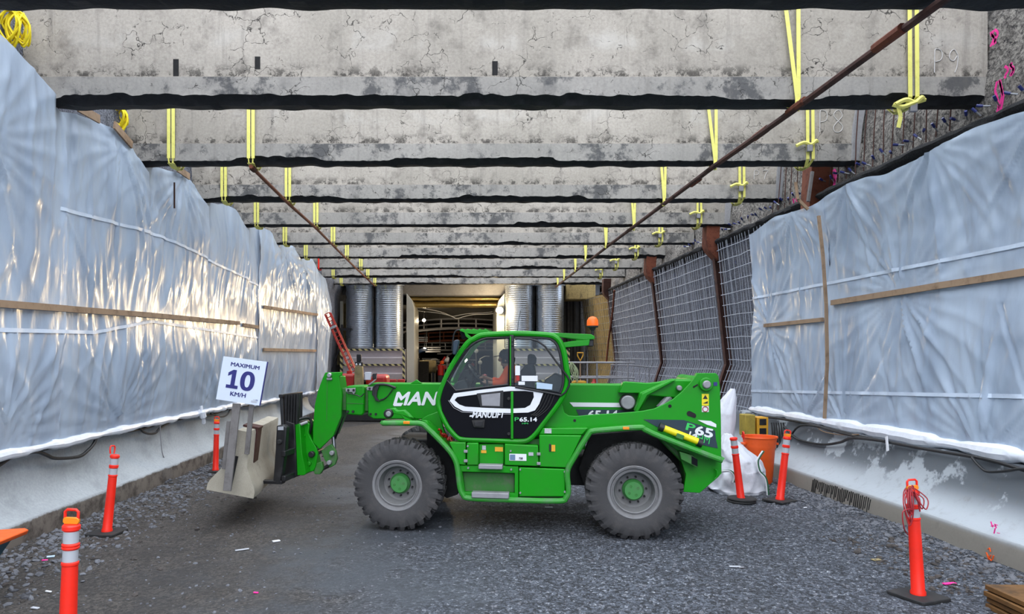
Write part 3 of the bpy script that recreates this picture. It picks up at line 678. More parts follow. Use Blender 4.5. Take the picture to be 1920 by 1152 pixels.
tag(corr('sheet_pile_wall', -6.9, -5.5, 33.6, 0, 1.9, 'sheet_dark'), 'dark sheeting low behind the red machine', 'steel sheeting')
tag(wbox('concrete_corbel', 5.1, 6.5, 32.9, 33.9, 5.0, 5.75, 'gold_shot', None, .05), 'gold-lit sandy concrete corbel above the right steel sheeting', 'concrete')
mb = MB(); mb.tube([(6.3, 33.3, 5.1), (6.35, 33.2, 4.7), (6.42, 33.0, 3.4), (6.5, 32.8, .1)], .03, 6); tag(mb.build('standpipe', M['rust']), 'thin brown pipe at the right end of the dark steel sheeting', 'pipe')
p0 = PX(1152, 545, 6.4); mb = MB(); mb.tube(cr([p0, PX(1148, 590, 6.5), PX(1141, 640, 6.55), PX(1137, 680, 6.5)], 5), .04, 6); tag(mb.build('rusty_hose', M['rust']), 'brown line hanging in front of the gold-lit sandy wall', 'hose')
def duct_(x, lab):
    t = thing('ventilation_duct', lab, 'duct', (x, 33.0, 2.68), group='galvanised ventilation ducts')
    prof = []; z = .06
    while z < 3.0: prof += [(.655, z), (.655, z + .075), (.661, z + .083), (.655, z + .091)]; z += .1
    MB().lathe([(.60, .05)] + prof + [(.655, 3.06)], 56, 'z').build('duct_body', M['duct'], t, ang=25)
    MB().lathe([(.66, 0), (.69, 0), (.69, .05), (.66, .05)], 40, 'z', caps=False).build('flange', M['steel'], t)
    MB().lathe([(.66, 2.98), (.72, 2.98), (.72, 3.08), (.66, 3.08)], 40, 'z', caps=False).build('flange', M['steel'], t)
duct_(-4.70, 'outer left galvanised duct, next to the red lattice boom'); duct_(-3.30, 'left galvanised duct nearest the tunnel opening')
duct_(2.87, 'right galvanised duct nearest the tunnel opening and the flood lamp'); duct_(4.34, 'outer right galvanised duct beside the dark steel sheeting')
for x, lab in ((-4.0, 'dark gap post between the two left ducts'), (3.6, 'dark gap post between the two right ducts')): tag(wbox('duct_post', x - .05, x + .05, 33.3, 33.4, 2.68, 5.78, 'black'), lab, 'post')
for x0, x1, lab in ((-5.45, -2.55, 'fan housing with hazard striped louvres under the left ducts'), (2.1, 5.1, 'fan housing with hazard striped louvres under the right ducts')):
    t = thing('fan_housing', lab, 'fan housing', ((x0 + x1) / 2, 33, 0)); w_ = (x1 - x0) / 2
    wbox('housing_body', -w_, w_, -.62, .8, 1.15, 2.66, 'panel_pink', t)
    for q in range(4):
        MB().box((0, -.66, 1.34 + q * .37), (2 * w_ - .16, .03, .36), Matrix.Rotation(R(20), 3, 'X')).build('louvre_blade', M['panel_pink'], t)
    for z in (1.18, 1.92, 2.62): wbox('hazard_stripe', -w_, w_, -.80, -.77, z - .045, z + .045, 'hazard', t)
    for s in (-1, 1): wbox('hazard_stripe', s * w_ - .06, s * w_ + .06, -.82, -.79, 1.15, 2.66, 'hazard', t)
    for s in (-1, 1):
        for yy in (-.5, .6): wbox('leg', s * w_ * .92 - .08, s * w_ * .92 + .08, yy - .08, yy + .08, 0, 1.15, 'black', t)
for x0, x1, lab in ((-2.5, -2.12, 'pale metal casing between the left duct and the tunnel opening'), (1.82, 2.2, 'pale metal casing below the flood lamp')):
    mb = MB(); s = 1 if x0 < 0 else -1; xo, xi = (x0, x1) if s > 0 else (x1, x0)
    mb.prism([(xo, 33.2, .0), (xi, 33.2, .0), (xi, 33.2, 4.6), (xi - s * .1, 33.2, 5.0), (xo, 33.2, 5.35)], (0, 3.5, 0)); tag(mb.build('metal_casing', M['bright_panel'], bevel=.02), lab, 'casing')
fl = thing('flood_lamp', 'very bright flood lamp at the right side of the tunnel mouth', 'lamp', (1.93, 32.75, 4.49))
MB().lathe([(.001, -.12), (.10, -.10), (.17, -.02), (.18, .05), (.06, .12), (.001, .12)], 24, 'y').build('lamp_housing', M['grey_metal'], fl)
MB().lathe([(.001, -.16), (.10, -.145), (.155, -.10), (.16, -.05)], 24, 'y', caps=False).build('lamp_glass', M['flood'], fl); MB().bar((0, .1, 0), (.1, .5, 0), .05, .05).build('lamp_bracket', M['black'], fl)
lamp('flood_light', (1.7, 32.4, 4.45), 1300, (1, .74, .42), .15, (R(80), 0, R(150)), kind='SPOT'); bpy.data.lights['flood_light'].spot_size = R(58); bpy.data.lights['flood_light'].spot_blend = .6
lamp('flood_spill', (1.75, 32.3, 4.45), 230, (1, .76, .45), .15, kind='POINT')
for (x, y, z), lab in (((-1.9, 38, 4.3), 'small work lamp high on the left inside the tunnel'), ((-2.0, 40.5, 2.75), 'white work lamp low on the left inside the tunnel'), ((.9, 43, 2.9), 'work lamp over the racks deep in the tunnel'), ((-.4, 50, 3.1), 'far work lamp deep in the tunnel')):
    tag(MB().lathe([(.001, -.06), (.07, -.05), (.09, 0), (.07, .05), (.001, .06)], 14, 'y', (x, y, z)).build('work_lamp', M['tube_light']), lab, 'lamp')
    MB().cyl((x, y, z + .06), (x, y, 5.02), .015, 6).build('hanger_rod', M['black'], C.objects[[o.name for o in C.objects if o.name.startswith('work_lamp')][-1]])
    lamp('work_light', (x, y - .3, z), 30, (1, .82, .55), .1, kind='POINT')
mb = MB()
for z, r_, lab in ((5.22, .10, 'upper gold foil wrapped pipe across the tunnel mouth'), (4.95, .16, 'thick gold foil wrapped pipe across the tunnel mouth')):
    pts = [(-2.6 + q * .25, 35.2 if r_ > .12 else 35.0, z + .03 * nz(q * .4, r_ * 9)) for q in range(20)]
    tag(MB().tube(pts, [r_ * (1 + .12 * nz(q * 1.3, 5)) for q in range(20)], 14).build('insulated_pipe', M['foil']), lab, 'pipe')
for q, (a, b, sag, lab) in enumerate((((-2.2, 36, 4.95), (2.0, 36.2, 4.6), .5, 'pale cable sagging under the gold pipes'), ((-2.4, 37, 4.8), (1.8, 37, 4.7), .3, 'second pale cable sagging inside the tunnel'))):
    pts = [Vector(a).lerp(Vector(b), k / 20) - Vector((0, 0, sag * math.sin(k / 20 * math.pi) * (1 - .5 * abs(math.sin(k / 20 * math.pi * 2))))) for k in range(21)]
    tag(MB().tube(pts, .018, 6).build('sagging_cable', M['white_decal']), lab, 'cable')
def gantry(Y, z0, lab, mt, arc):
    t = thing('steel_gantry', lab, 'gantry', (0, Y, 0))
    for k, dz in enumerate((0, .28, .55)):
        mb = MB(); mb.tube([(-3.2 + q * .65, 0, z0 + dz + arc * (1 - ((q - 5) / 5) ** 2)) for q in range(11)], .05 if k else .08, 6); mb.build('rail', M[mt], t)
    for q in range(7): x = -3 + q; z_ = z0 + arc * (1 - (x / 3.2) ** 2); MB().box((x, 0, z_ + .27), (.08, .08, .62)).build('rail_post', M[mt], t)
    for x in (-3, 3): wbox('leg', x - .1, x + .1, -.1, .1, 0, z0, 'black', t)
gantry(40, 3.7, 'curved steel walkway rail across the tunnel, uppermost', 'grey_metal', .25); gantry(46, 3.2, 'brown steel rail further inside the tunnel', 'rust', .2); gantry(52, 2.8, 'farthest steel rail deep in the tunnel', 'grey_metal', .0)
for q, (px, py, Y, w_, h_, mt, nm, lab) in enumerate(((802, 688, 38, .75, .75, 'tan', 'tan_tank', 'tan tank left of the cab inside the tunnel'), (812, 660, 41, .9, .5, 'grey_metal', 'pipe_rack', 'pale pipe rack inside the tunnel above the tan tank'),
        (790, 640, 44, .8, .25, 'steel', 'cable_tray', 'pale cable tray hanging inside the tunnel'), (777, 690, 36.5, .5, 1.0, 'black', 'dark_cabinet', 'dark cabinet beside the left metal casing'))):
    c = P(px, py, Y); t = thing(nm, lab, nm.replace('_', ' '), (c.x, Y, 0))
    if nm == 'tan_tank':
        MB().lathe([(.1, -.5), (.34, -.45), (.38, 0), (.34, .45), (.1, .5)], 20, 'x', (0, 0, c.z)).build('tank_body', M[mt], t)
        for s in (-.3, .3): wbox('leg', s - .06, s + .06, -.2, .2, 0, c.z - .3, 'black', t)
    elif nm == 'dark_cabinet': wbox('cabinet_body', -.25, .25, -.3, .3, 0, c.z + .5, mt, t, .02); wbox('cabinet_door', -.21, .21, -.32, -.3, .1, c.z + .42, 'rubber', t)
    else:
        for k in range(5): MB().box((0, -.2 + k * .1, c.z + (k % 3) * .12), (w_, .05, .05)).build('tray_bar', M[mt], t)
        for s in (-1, 1): wbox('hanger', s * w_ * .45 - .02, s * w_ * .45 + .02, -.02, .02, c.z, 5.0, 'black', t)
c = P(788, 675, 37); mb = MB(); mb.grid(8, 6, lambda i, j: (c.x - .4 + i * .11, c.y - .3 + j * .12, c.z + .1 + .3 * math.sin(i * .4) * math.sin(j * .5 + .4) + i * .05)); 
t = tag(mb.build('blue_tarpaulin', pm('blue_tarp', '2b4a78', .5), fix=False), 'blue tarpaulin over gear beside the tan tank', 'tarpaulin'); 
c = P(788, 690, 37.3); tag(wbox('equipment_crate', c.x - .45, c.x + .45, 36.9, 37.7, 0, 2.05, 'dark_liner'), 'dark equipment under the blue tarpaulin', 'crate')
t = thing('drill_unit', 'red drill unit on a stand left of the cab in the tunnel', 'machine', (P(826, 695, 37).x, 37, 0))
wbox('stand', -.12, .12, -.2, .2, 0, 1.3, 'black', t); MB().cyl((0, 0, 1.3), (0, 0, 1.85), .16, 14).build('drill_body', M['red_paint'], t, bevel=.02); MB().cyl((-.1, 0, 1.75), (.25, 0, 2.3), .05, 8).build('drill_arm', M['red_paint'], t); MB().lathe([(.001, -.1), (.1, -.08), (.12, .05), (.001, .1)], 12, 'z', (.08, 0, 2.0)).build('drill_head', M['orange'], t)
rr = random.Random(5)
for q in range(16):      # small pipes, valves and boxes in the dark of the tunnel
    x = rr.uniform(-1.9, 1.5); Y = rr.uniform(39, 50); z = rr.uniform(1.6, 3.0); k = rr.random()
    t = thing('pipe_stand', 'small pipe stand in the dark tunnel', 'pipe stand', (x, Y, 0), group='pipe stands in the dark tunnel')
    mb = MB(); mb.tube([(0, 0, 0), (0, 0, z), (.3, 0, z + .15), (.6 * rr.choice((-1, 1)), .1, z + .15)], .045, 7); mb.build('pipe', M['steel' if k < .5 else 'grey_metal'], t)
    MB().lathe([(.02, -.05), (.13, -.04), (.13, .04), (.02, .05)], 12, 'y', (0, -.06, z * .9)).build('valve_wheel', M['red_paint' if k < .3 else 'steel'], t)
# left of the ducts
tag(wbox('pale_post', *sorted((PX(639, 0, -1).x, 0))[:0], -5.72, -5.55, 33.1, 33.25, 3.6, 4.95, 'bright_panel') if False else MB().box((-5.6, 33.2, 4.25), (.14, .14, 1.4)).build('pale_post', M['bright_panel']), 'short pale upright profile left of the ducts', 'post')
t = thing('steel_scaffold', 'dark steel frame left of the outer left duct', 'scaffold', (-5.6, 32.4, 0))
for x in (-.5, .15): MB().box((x, 0, 1.9), (.1, .1, 3.8)).build('standard', M['black'], t)
MB().box((-.1, 0, 3.58), (1.4, .12, .12)).build('ledger', M['black'], t); MB().bar((-.5, 0, 1.2), (.15, 0, 3.0), .06, .06).build('brace', M['black'], t)
t = thing('drilling_machine', 'red drilling machine with a tan column and a red lattice boom', 'machine', (-3.55, 25.2, 0))
MB().box((-.45, 0, 1.25), (.66, 1.3, .85)).build('engine_hood', M['red_paint'], t, bevel=.08); MB().box((.62, 0, 1.4), (.75, 1.2, .5)).build('rear_hood', M['red_paint'], t, bevel=.12)
MB().box((.1, 0, .75), (1.9, 1.4, .35)).build('machine_frame', M['black'], t, bevel=.03); MB().cyl((-.42, 0, 1.66), (-.42, 0, 1.78), .1, 14).build('filler_cap', M['red_paint'], t)
for s in (-.8, .8): MB().prism([(-.8, s, .1), (-.65, s, 0), (.85, s, 0), (1.0, s, .12), (1.0, s, .5), (-.8, s, .5)], (0, .3, 0)).build('crawler_track', M['rubber'], t, bevel=.04)
MB().prism([(-.15, -.75, .8), (.2, -.75, .8), (.16, -.75, 1.95), (-.12, -.75, 1.95)], (0, .2, 0)).build('column', M['tan'], t, bevel=.015)
MB().box((.02, -.65, 2.05), (.28, .16, .12)).build('column_head', M['black'], t, bevel=.02); MB().box((.02, -.65, 2.25), (.16, .14, .28)).build('column_head', M['black'], t, bevel=.03)
for s in (-.06, .07): MB().lathe([(.001, -.76), (.035, -.75), (.04, -.72)], 12, 'y', (s, 0, 2.02)).build('small_lamp', M['white_decal'], t)
a, b = P(613, 588, 25.6) - Vector(t.location), P(662, 697, 25.4) - Vector(t.location)
mb = MB(); sd = Vector((.085, 0, .04)); [mb.bar(a + sd * s, b + sd * s, .035, .035) for s in (-1, 1)]; bb = mb.build('boom_chord', M['red_paint'], t)
mb = MB(); sd2 = Vector((.02, .17, 0)); [mb.bar(a + sd * s + sd2, b + sd * s + sd2, .035, .035) for s in (-1, 1)]; mb.build('boom_chord', M['red_paint'], t)
mb = MB()
for q in range(16): c = a.lerp(b, q / 15); mb.bar(c - sd, c + sd * (1), .02, .03); 
mb.build('boom_lacing', M['red_paint'], t); MB().bar(a.lerp(b, .24) - sd * 1.3, a.lerp(b, .24) + sd * 1.3, .1, .08).build('boom_joint', M['steel'], t)
for x, w_, lab in ((-3.3, .5, 'red barrier box below the hazard striped louvres'), (-2.75, .32, 'narrow red box at the right end below the louvres')):
    tag(wbox('red_box', x, x + w_, 31.0, 31.4, 0, 1.28, 'red_paint', None, .03), lab, 'box')
# work platform with guard rail behind the machine
t = thing('work_platform', 'steel work platform with guard rails behind the telehandler boom', 'platform', (3.85, 19.2, 0))
wbox('deck', -.95, 1.0, -.5, .9, 1.12, 1.2, 'grey_metal', t)
for yy in (-.5, .9):
    for z in (1.72, 2.13): MB().tube(cr([(-.95, yy, z), (0, yy, z), (.9, yy, z)], 2), .022, 8).build('guard_rail', M['grey_metal'], t)
for x in (-.95, -.12, .72): 
    for yy in (-.5, .9): MB().cyl((x, yy, 1.2), (x, yy, 2.13), .022, 8).build('rail_post', M['grey_metal'], t)
for x in (-.85, .9):
    for yy in (-.4, .8): MB().box((x, yy, .56), (.1, .1, 1.12)).build('leg', M['black'], t)
t = thing('steel_barrier', 'low crowd barrier of thin tubes right of the work platform', 'barrier', (4.95, 20.2, 0))
MB().tube(cr([(-.5, 0, 1.1), (-.5, 0, 1.95), (-.4, 0, 2.05), (.5, .1, 2.0), (.62, .1, 1.9), (.62, .1, 1.1)], 4), .02, 8).build('frame', M['grey_metal'], t)
for q in range(6): MB().cyl((-.35 + q * .17, .02, 1.15), (-.35 + q * .17, .05, 2.0), .01, 6).build('bar', M['grey_metal'], t)
MB().box((0, 0, 1.12), (1.2, .5, .06)).build('stand_plate', M['grey_metal'], t); [MB().box((x, 0, .55), (.08, .08, 1.1)).build('leg', M['black'], t) for x in (-.5, .55)]
t = thing('shovel', 'shovel with yellow grip standing upright on the platform', 'shovel', (P(1088, 700, 19.1).x, 19.1, 1.2))
MB().tube([(0, 0, .2), (0, 0, .98)], .018, 8).build('shaft', M['wood'], t); MB().tube([(0, 0, .98), (-.075, 0, 1.12), (-.08, 0, 1.2), (.08, 0, 1.2), (.075, 0, 1.12)], .018, 8, True).build('grip', M['mustard'], t); MB().prism([(-.1, 0, 0), (.1, 0, 0), (.1, 0, .25), (.03, 0, .3), (-.03, 0, .3), (-.1, 0, .25)], (0, .01, 0)).build('blade', M['grey_metal'], t)
tag(MB().box((P(1085, 716, 18.9).x, 18.85, 1.42), (.38, .25, .44)).build('yellow_canister', M['mustard'], bevel=.05), 'mustard yellow canister beside the upright shovel', 'canister')
tag(MB().lathe([(.001, 0), (.09, 0), (.1, .05), (.1, .35), (.05, .42), (.03, .48), (.001, .48)], 16, 'z', (P(1114, 716, 19).x, 19, 1.2)).build('red_extinguisher', M['red_paint']), 'dark red cylinder standing on the work platform', 'extinguisher')
mb = MB(); c = P(1072, 681, 18.65)
for q in range(5): mb.tube(cr([c + Vector((rr.uniform(-.05, .05), 0, .02)), c + Vector((-.12 + .05 * q, -.03, -.25)), c + Vector((-.02 + .04 * q, -.03, -.45 + rr.uniform(-.1, .1))), c + Vector((.08 + .02 * q, -.02, -.2))], 5, True), .012, 6, True)
tag(mb.build('rope_coil', pm('pale_green_rope', '9ea983', .7)), 'pale green rope hung over the platform guard rail', 'rope')
# ------------------------------------------------ green telehandler, seen from its left side, boom pointing left
O_ = Vector((2.18, 8.59, 0)); ANG = -math.atan2(.45, 2.99)
ax = Vector((math.cos(ANG), math.sin(ANG), 0)); ay = Vector((-math.sin(ANG), math.cos(ANG), 0))
def m(px, py, v=0.0):                   # photo point on the machine's plane v -> local coordinates
    d = Vector(((px - CX) / F, 1, -(py - CY) / F)); c = Vector((0, 0, CAMH))
    t = (v - (c - O_).dot(ay)) / d.dot(ay); p = c + d * t - O_
    return Vector((p.dot(ax), v, p.z))
TH = thing('telehandler', 'bright green telehandler with a white striped cab, parked across the cut', 'telehandler', O_, (0, 0, ANG))
V = lambda a, b, c: Vector((a, b, c))
def mp(name, pts, v0, v1, mt, parent=TH, bevel=.008, **k):
    pts = [m(x, y, v0) for x, y in pts]
    return MB().prism(pts, (0, v1 - v0, 0)).build(name, M[mt] if isinstance(mt, str) else mt, parent, bevel=bevel, **k)
def mtube(name, pts, v, r, mt, parent=TH, k=1, n=10, closed=False):
    q = [m(*p, v) if len(p) == 2 else m(*p) for p in pts]
    if k > 1: q = cr(q, k, closed)
    return MB().tube(q, r, n, closed).build(name, M[mt], parent)
def mbox(mb, x0, y0, x1, y1, v0, v1):
    a, b = m(x0, y1, v0), m(x1, y0, v0); return mb.box(((a.x + b.x) / 2, (v0 + v1) / 2, (a.z + b.z) / 2), (abs(b.x - a.x), v1 - v0, abs(b.z - a.z)))
def mtext(s, x0, y0, x1, y1, v, mt, parent, shear=0, bold=.0, skew=0):
    o = m(x0, y1, v); ux = m(x1, y1 + skew, v) - o; uy = m(x0, y0, v) - o
    return text('lettering', s, o, ux, uy, (0, -1, 0), M[mt], parent, bold, shear, .003)
# wheels
def make_wheel():
    mb = MB(); Ro = .60; W = .42; N = 26
    prof = []   # (r, lateral -1..1)
    for r_, l_ in ((.315, -.86), (.33, -.97), (.36, -1.02), (.43, -1.06), (.49, -1.04), (.535, -.99), (.548, -.97), (.56, -.93), (.575, -.90), (.60, -.80), (.60, -.55), (.60, -.25), (.60, -.03),
                    (.60, .03), (.60, .25), (.60, .55), (.60, .80), (.575, .90), (.56, .93), (.535, .99), (.43, 1.06), (.33, .97), (.315, .86)): prof.append((r_, l_))
    nA = N * 14; vs = []
    def lug(a, l):
        f = (a / (2 * math.pi) * N + (.5 if l > 0 else 0) + abs(l) * -.9) % 1
        return 1 if f < .5 else (0 if f > .58 and f < .94 else .5)
    def fn(k, i):
        a = 2 * math.pi * (k % nA) / nA; r_, l_ = prof[i]
        if r_ > .53: r_ -= (1 - lug(a, l_)) * (.052 if r_ > .58 else (.045 if r_ > .57 else (.032 if r_ > .555 else .006)))
        y = l_ * W / 2
        if prof[i][0] > .53 and abs(l_) > .78: y *= 1 - (.13 if prof[i][0] > .55 else .05) * (1 - lug(a, l_))
        return (r_ * math.cos(a), y, r_ * math.sin(a))
    mb.grid(nA, len(prof), fn, closed_u=True)
    return mb
tyre_mesh = make_wheel()
M['tyre'] = pm('dusty_tyre_rubber', (.043, .042, .044), .75, dirt=(.085, .078, .076), damt=.8, dscale=5, bump=.2, bscale=60)
def wheel(x, yc, flip, spin, hubmt):
    t = tyre_mesh.build('wheel', M['tyre'], TH, ang=28); t.location = (x, yc, .60); t.rotation_euler = (0, spin, math.pi if flip else 0)
    rim = MB().lathe([(.325, -.19), (.335, -.205), (.325, -.212), (.30, -.205), (.285, -.165), (.268, -.17), (.262, -.18), (.252, -.175), (.245, -.13), (.235, -.06), (.225, .0), (.20, .02), (.12, .02), (.02, .02), (.02, .03), (.25, .05), (.32, .19)], 64, 'y', caps=False).build('rim', M['rim'], t)
    for q in range(10):
        mb = MB(); a = q * math.pi / 5 + .2; mb.cyl((.165 * math.cos(a), .02, .165 * math.sin(a)), (.165 * math.cos(a), -.015, .165 * math.sin(a)), .013, 6); mb.build('wheel_nut', M['rubber'], t)
    mb = MB().lathe([(.135, .02), (.135, -.03), (.118, -.05), (.114, -.085), (.108, -.092), (.02, -.092), (.001, -.092)], 40, 'y', caps=False); h = mb.build('hub', M[hubmt], t)
    for q in range(4):
        mb = MB(); a = q * math.pi / 2 + .65; mb.lathe([(.016, -.0925), (.016, -.096), (.009, -.096), (.009, -.0925)], 12, 'y', (.062 * math.cos(a), 0, .062 * math.sin(a)), caps=False); mb.build('hub_bolt', M['green_dusty'], t)
    return t
XF = -3.02
wheel(0, .21, False, .1, 'hub'); wheel(XF, .21, False, .5, 'hub'); wheel(0, 2.15, True, .3, 'hub'); wheel(XF, 2.15, True, 1.1, 'hub')
for x in (0, XF):   # axles
    mb = MB(); mb.tube([(x, .42, .6), (x, .8, .6), (x, 1.0, .6), (x, 1.18, .62), (x, 1.36, .6), (x, 1.56, .6), (x, 1.94, .6)], [.15, .10, .12, .2, .12, .10, .15], 16); mb.build('axle', M['rubber'], TH)
# chassis
mb = MB(); mb.box((-1.5, 1.18, .72), (4.1, .62, .42)); mb.box((XF + .05, 1.18, .95), (.5, .9, .35)); mb.build('chassis_beam', M['rubber'], TH, bevel=.02)
mb = MB(); mb.box((-1.5, 1.95, .95), (1.9, .75, .75)); mb.build('engine_cover', M['green'], TH, bevel=.06)
for pts, nm in (([(1085, 880), (1108, 815), (1210, 806), (1290, 850), (1300, 905), (1285, 923), (1250, 925), (1100, 925)], 0), ([(800, 800), (838, 843), (858, 890), (858, 928), (838, 935), (820, 925), (800, 900)], 1)):
    mp('wheel_well', pts, .62 if nm == 0 else .60, .80, 'dark_liner')
# tube that edges both mudguards and the sill
edge = [(718, 793), (722, 794), (772, 794), (789, 795), (800, 802), (836, 838), (852, 860), (858, 880), (862, 912), (868, 928), (882, 935), (960, 938), (1048, 940), (1061, 934), (1066, 920), (1064, 884), (1078, 856), (1104, 814), (1112, 809), (1128, 807), (1198, 802), (1209, 806), (1240, 820), (1346, 861), (1350, 860)]
MB().tube(cr([m(x, y, .04) for x, y in edge], 4), .036, 10).build('edge_tube', M['green_tube'], TH)
def fender(name, path, v0, v1, th, mt='green'):
    mb = MB(); q = [m(x, y, .04) for x, y in path]; q = cr(q, 4)
    mb.grid(len(q), 2, lambda i, j: (q[i].x, v0 if j == 0 else v1, q[i].z)); mb.grid(len(q), 2, lambda i, j: (q[i].x, v0 if j == 0 else v1, q[i].z - th))
    return mb.build(name, M[mt], TH, fix=False)
fender('mudguard', edge[0:8], .04, .52, .02); fender('mudguard', edge[14:25], .04, .52, .02)
fender('mudguard', [(x + 4, y + 3) for x, y in edge[5:9]], .04, .7, .02, 'dark_liner')
# front mudguard riser and headlamp
mp('mudguard_brace', [(725, 768), (738, 766), (744, 771), (757, 770), (764, 776), (776, 789), (800, 790), (818, 812), (805, 806), (790, 793), (760, 789), (750, 778), (732, 775)], .30, .42, 'green')
mp('step_grille', [(785, 790), (800, 780), (822, 772), (830, 800), (838, 822), (815, 806)], .55, .62, 'green')
h = MB().lathe([(.001, -.05), (.05, -.05), (.062, -.04), (.066, 0), (.05, .08)], 24, 'y', m(729, 776, .3)).build('headlamp', M['black'], TH)
MB().lathe([(.001, -.058), (.03, -.058), (.038, -.05)], 20, 'y', m(730, 776, .3)).build('lamp_lens', M['grey_metal'], h)
rr = random.Random(3); mb = MB(); pts = [m(818 + 30 * rr.random() * 1.0, 806 + 0 * 2, .3)]
pts = []
for k in range(26): pts.append(m(822 + k * 1.0 + rr.uniform(-3, 3), 808 + k * .75 + rr.uniform(-4, 4), .32 + rr.uniform(-.03, .03)))
MB().tube(cr(pts, 3), .013, 6).build('red_chain', M['red_paint'], TH)
# side boxes and panels
mp('side_body', [(852, 832), (898, 831), (1108, 816), (1066, 884), (1064, 936), (870, 932), (862, 900), (857, 872)], .22, .8, 'green_dusty')
def panel(pts, mt='green', v=.06, name='side_panel', th=.16, par=TH): return mp(name, pts, v, v + th, mt, par, bevel=.012)
pa = panel([(842, 830), (873, 830), (873, 873), (860, 872), (851, 852)]); pb = panel([(875, 831), (897, 831), (897, 873), (875, 873)], name='battery_door')
panel([(898, 833), (945, 833), (945, 871), (898, 871)], 'green', .14, 'recess_panel', .1)
pc = panel([(946, 833), (1009, 836), (1010, 875), (946, 873)], name='tank_door')
pd = panel([(1011, 836), (1011, 816), (1091, 817), (1064, 874), (1061, 878), (1011, 876)], name='rear_side_panel')
panel([(1018, 803), (1103, 803), (1092, 816), (1011, 815)], 'green', .10, 'top_ledge', .3)
mb = MB(); q = lambda x, y: m(x, y, .08)
mb.ring([q(860, 873), q(972, 875), q(972, 936), q(868, 932)], [q(866, 885), q(965, 888), q(965, 926), q(871, 924)], (0, .10, 0)); mb.build('step_frame', M['green'], TH, bevel=.006)
panel([(866, 885), (965, 888), (965, 926), (871, 924)], 'green_dusty', .205, 'step_recess', .02)
pg = panel([(973, 877), (1060, 880), (1060, 932), (973, 932)], name='lower_side_panel')
for a in ((897, 873, 942, 880), (884, 926, 954, 934)): mb = MB(); mbox(mb, *a, -.02, .12); mb.build('step_tread', M['grey_metal'], TH, bevel=.008)
for x, y in ((873, 847), (873, 865), (1010, 852), (1010, 870)): mb = MB(); mbox(mb, x - 3.5, y - 2.5, x + 3.5, y + 2.5, .035, .07); mb.build('hinge', M['grey_metal'], TH, bevel=.004)
for x, y in ((876, 838), (957, 847), (1059, 886), (1059, 924), (975, 882), (975, 926), (958, 882), (877, 879)): MB().lathe([(.012, .035), (.012, .07)], 10, 'y', m(x, y, .0) * 1).build('bolt', M['grey_metal'], TH)
mb = MB(); mbox(mb, 955, 852, 987, 864, .052, .07); st = mb.build('asset_sticker', M['white_decal'], TH); mb = MB(); mbox(mb, 956, 853, 966, 863, .049, .06); mb.build('sticker_block', pm('blue_grey_print', (.12, .2, .32), .5), st)
mtext('738', 973, 858, 980, 862, .049, 'black', st, bold=.008)
for a, mt_ in (((904, 836, 911, 844), 'sticker'), ((902, 845, 912, 850), 'mustard'), ((928, 839, 943, 847), 'mustard')): mb = MB(); mbox(mb, *a, .132, .15); mb.build('warning_sticker', M[mt_], TH)
for a, mt_ in (((1021, 804, 1034, 813), 'sticker'), ((1034, 835, 1041, 847), 'mustard'), ((991, 849, 1000, 855), 'reflect')): mb = MB(); mbox(mb, *a, .05 if mt_ != 'sticker' else .09, .08 if mt_ != 'sticker' else .11); mb.build('warning_sticker', M[mt_], TH)
mb = MB(); mbox(mb, 1029.5, 833, 1033, 847, .045, .1); mb.build('latch_slot', M['black'], TH, bevel=.004)
for x, y in ((762, 793), (1174, 803.5)): mb = MB(); mbox(mb, x - 6, y - 2.5, x + 6, y + 2.5, -.002, .03); mb.build('side_marker', M['amber'], TH, bevel=.004)
# rear frame plates
rear = [(1016, 802), (1030, 785), (1045, 757), (1054, 759), (1058, 774), (1066, 780), (1080, 781), (1110, 778), (1150, 776), (1187, 773), (1206, 771), (1226, 767), (1244, 759), (1262, 749), (1280, 734), (1296, 717), (1308, 700), (1342, 700), (1347, 705), (1350, 726), (1352, 790), (1353, 888), (1346, 896), (1312, 925), (1281, 923), (1286, 890), (1270, 845), (1240, 824), (1205, 808), (1120, 810), (1100, 818)]
rp1 = mp('rear_frame_plate', rear, .26, .30, 'green', bevel=.006)
mp('rear_frame_plate', rear[9:29], 2.0, 2.04, 'green', bevel=.006)
mp('counterweight', [(1240, 770), (1350, 775), (1351, 888), (1312, 922), (1288, 920), (1280, 870), (1240, 830)], .31, 1.98, 'green_dusty', bevel=.02)
mb = MB(); a = m(1323, 721, .26); mb.cyl((a.x, .2, a.z), (a.x, 2.05, a.z), .085, 28); mb.build('boom_pivot', M['green'], TH, bevel=.01)
MB().cyl((a.x, .17, a.z), (a.x, .21, a.z), .05, 24).build('pivot_cap', M['grey_metal'], TH, bevel=.012)
for x, y, r_ in ((1256, 762, .022), (1077.5, 789, .018)): a = m(x, y, .26); MB().cyl((a.x, .255, a.z), (a.x, .262, a.z), r_, 16).build('plate_hole', M['dark_liner'], rp1)
for (xa, ya, xb, yb, r_) in ((1293, 776, 1300, 780, .035), (1301, 726, 1307, 722, .012)):
    a, b = m(xa, ya, .255), m(xb, yb, .255); MB().prism([a + V(r_ * math.cos(t) * 1, 0, r_ * math.sin(t)) if 90 <= math.degrees(t) <= 270 else b + V(r_ * math.cos(t), 0, r_ * math.sin(t)) for t in [R(k * 30) for k in range(12)]], (0, .01, 0)).build('plate_slot', M['dark_liner'], rp1)
mp('blue_sticker', [(1338, 717), (1345, 717), (1345, 724), (1338, 724)], .256, .26, 'sign_blue', rp1, 0)
mp('lifting_sticker', [(1316, 739), (1329, 739), (1329, 761), (1316, 761)], .256, .26, 'yellow', rp1, 0)
mp('no_access_sticker', [(1316, 762), (1329, 762), (1329, 773), (1316, 773)], .256, .26, 'white_decal', rp1, 0)
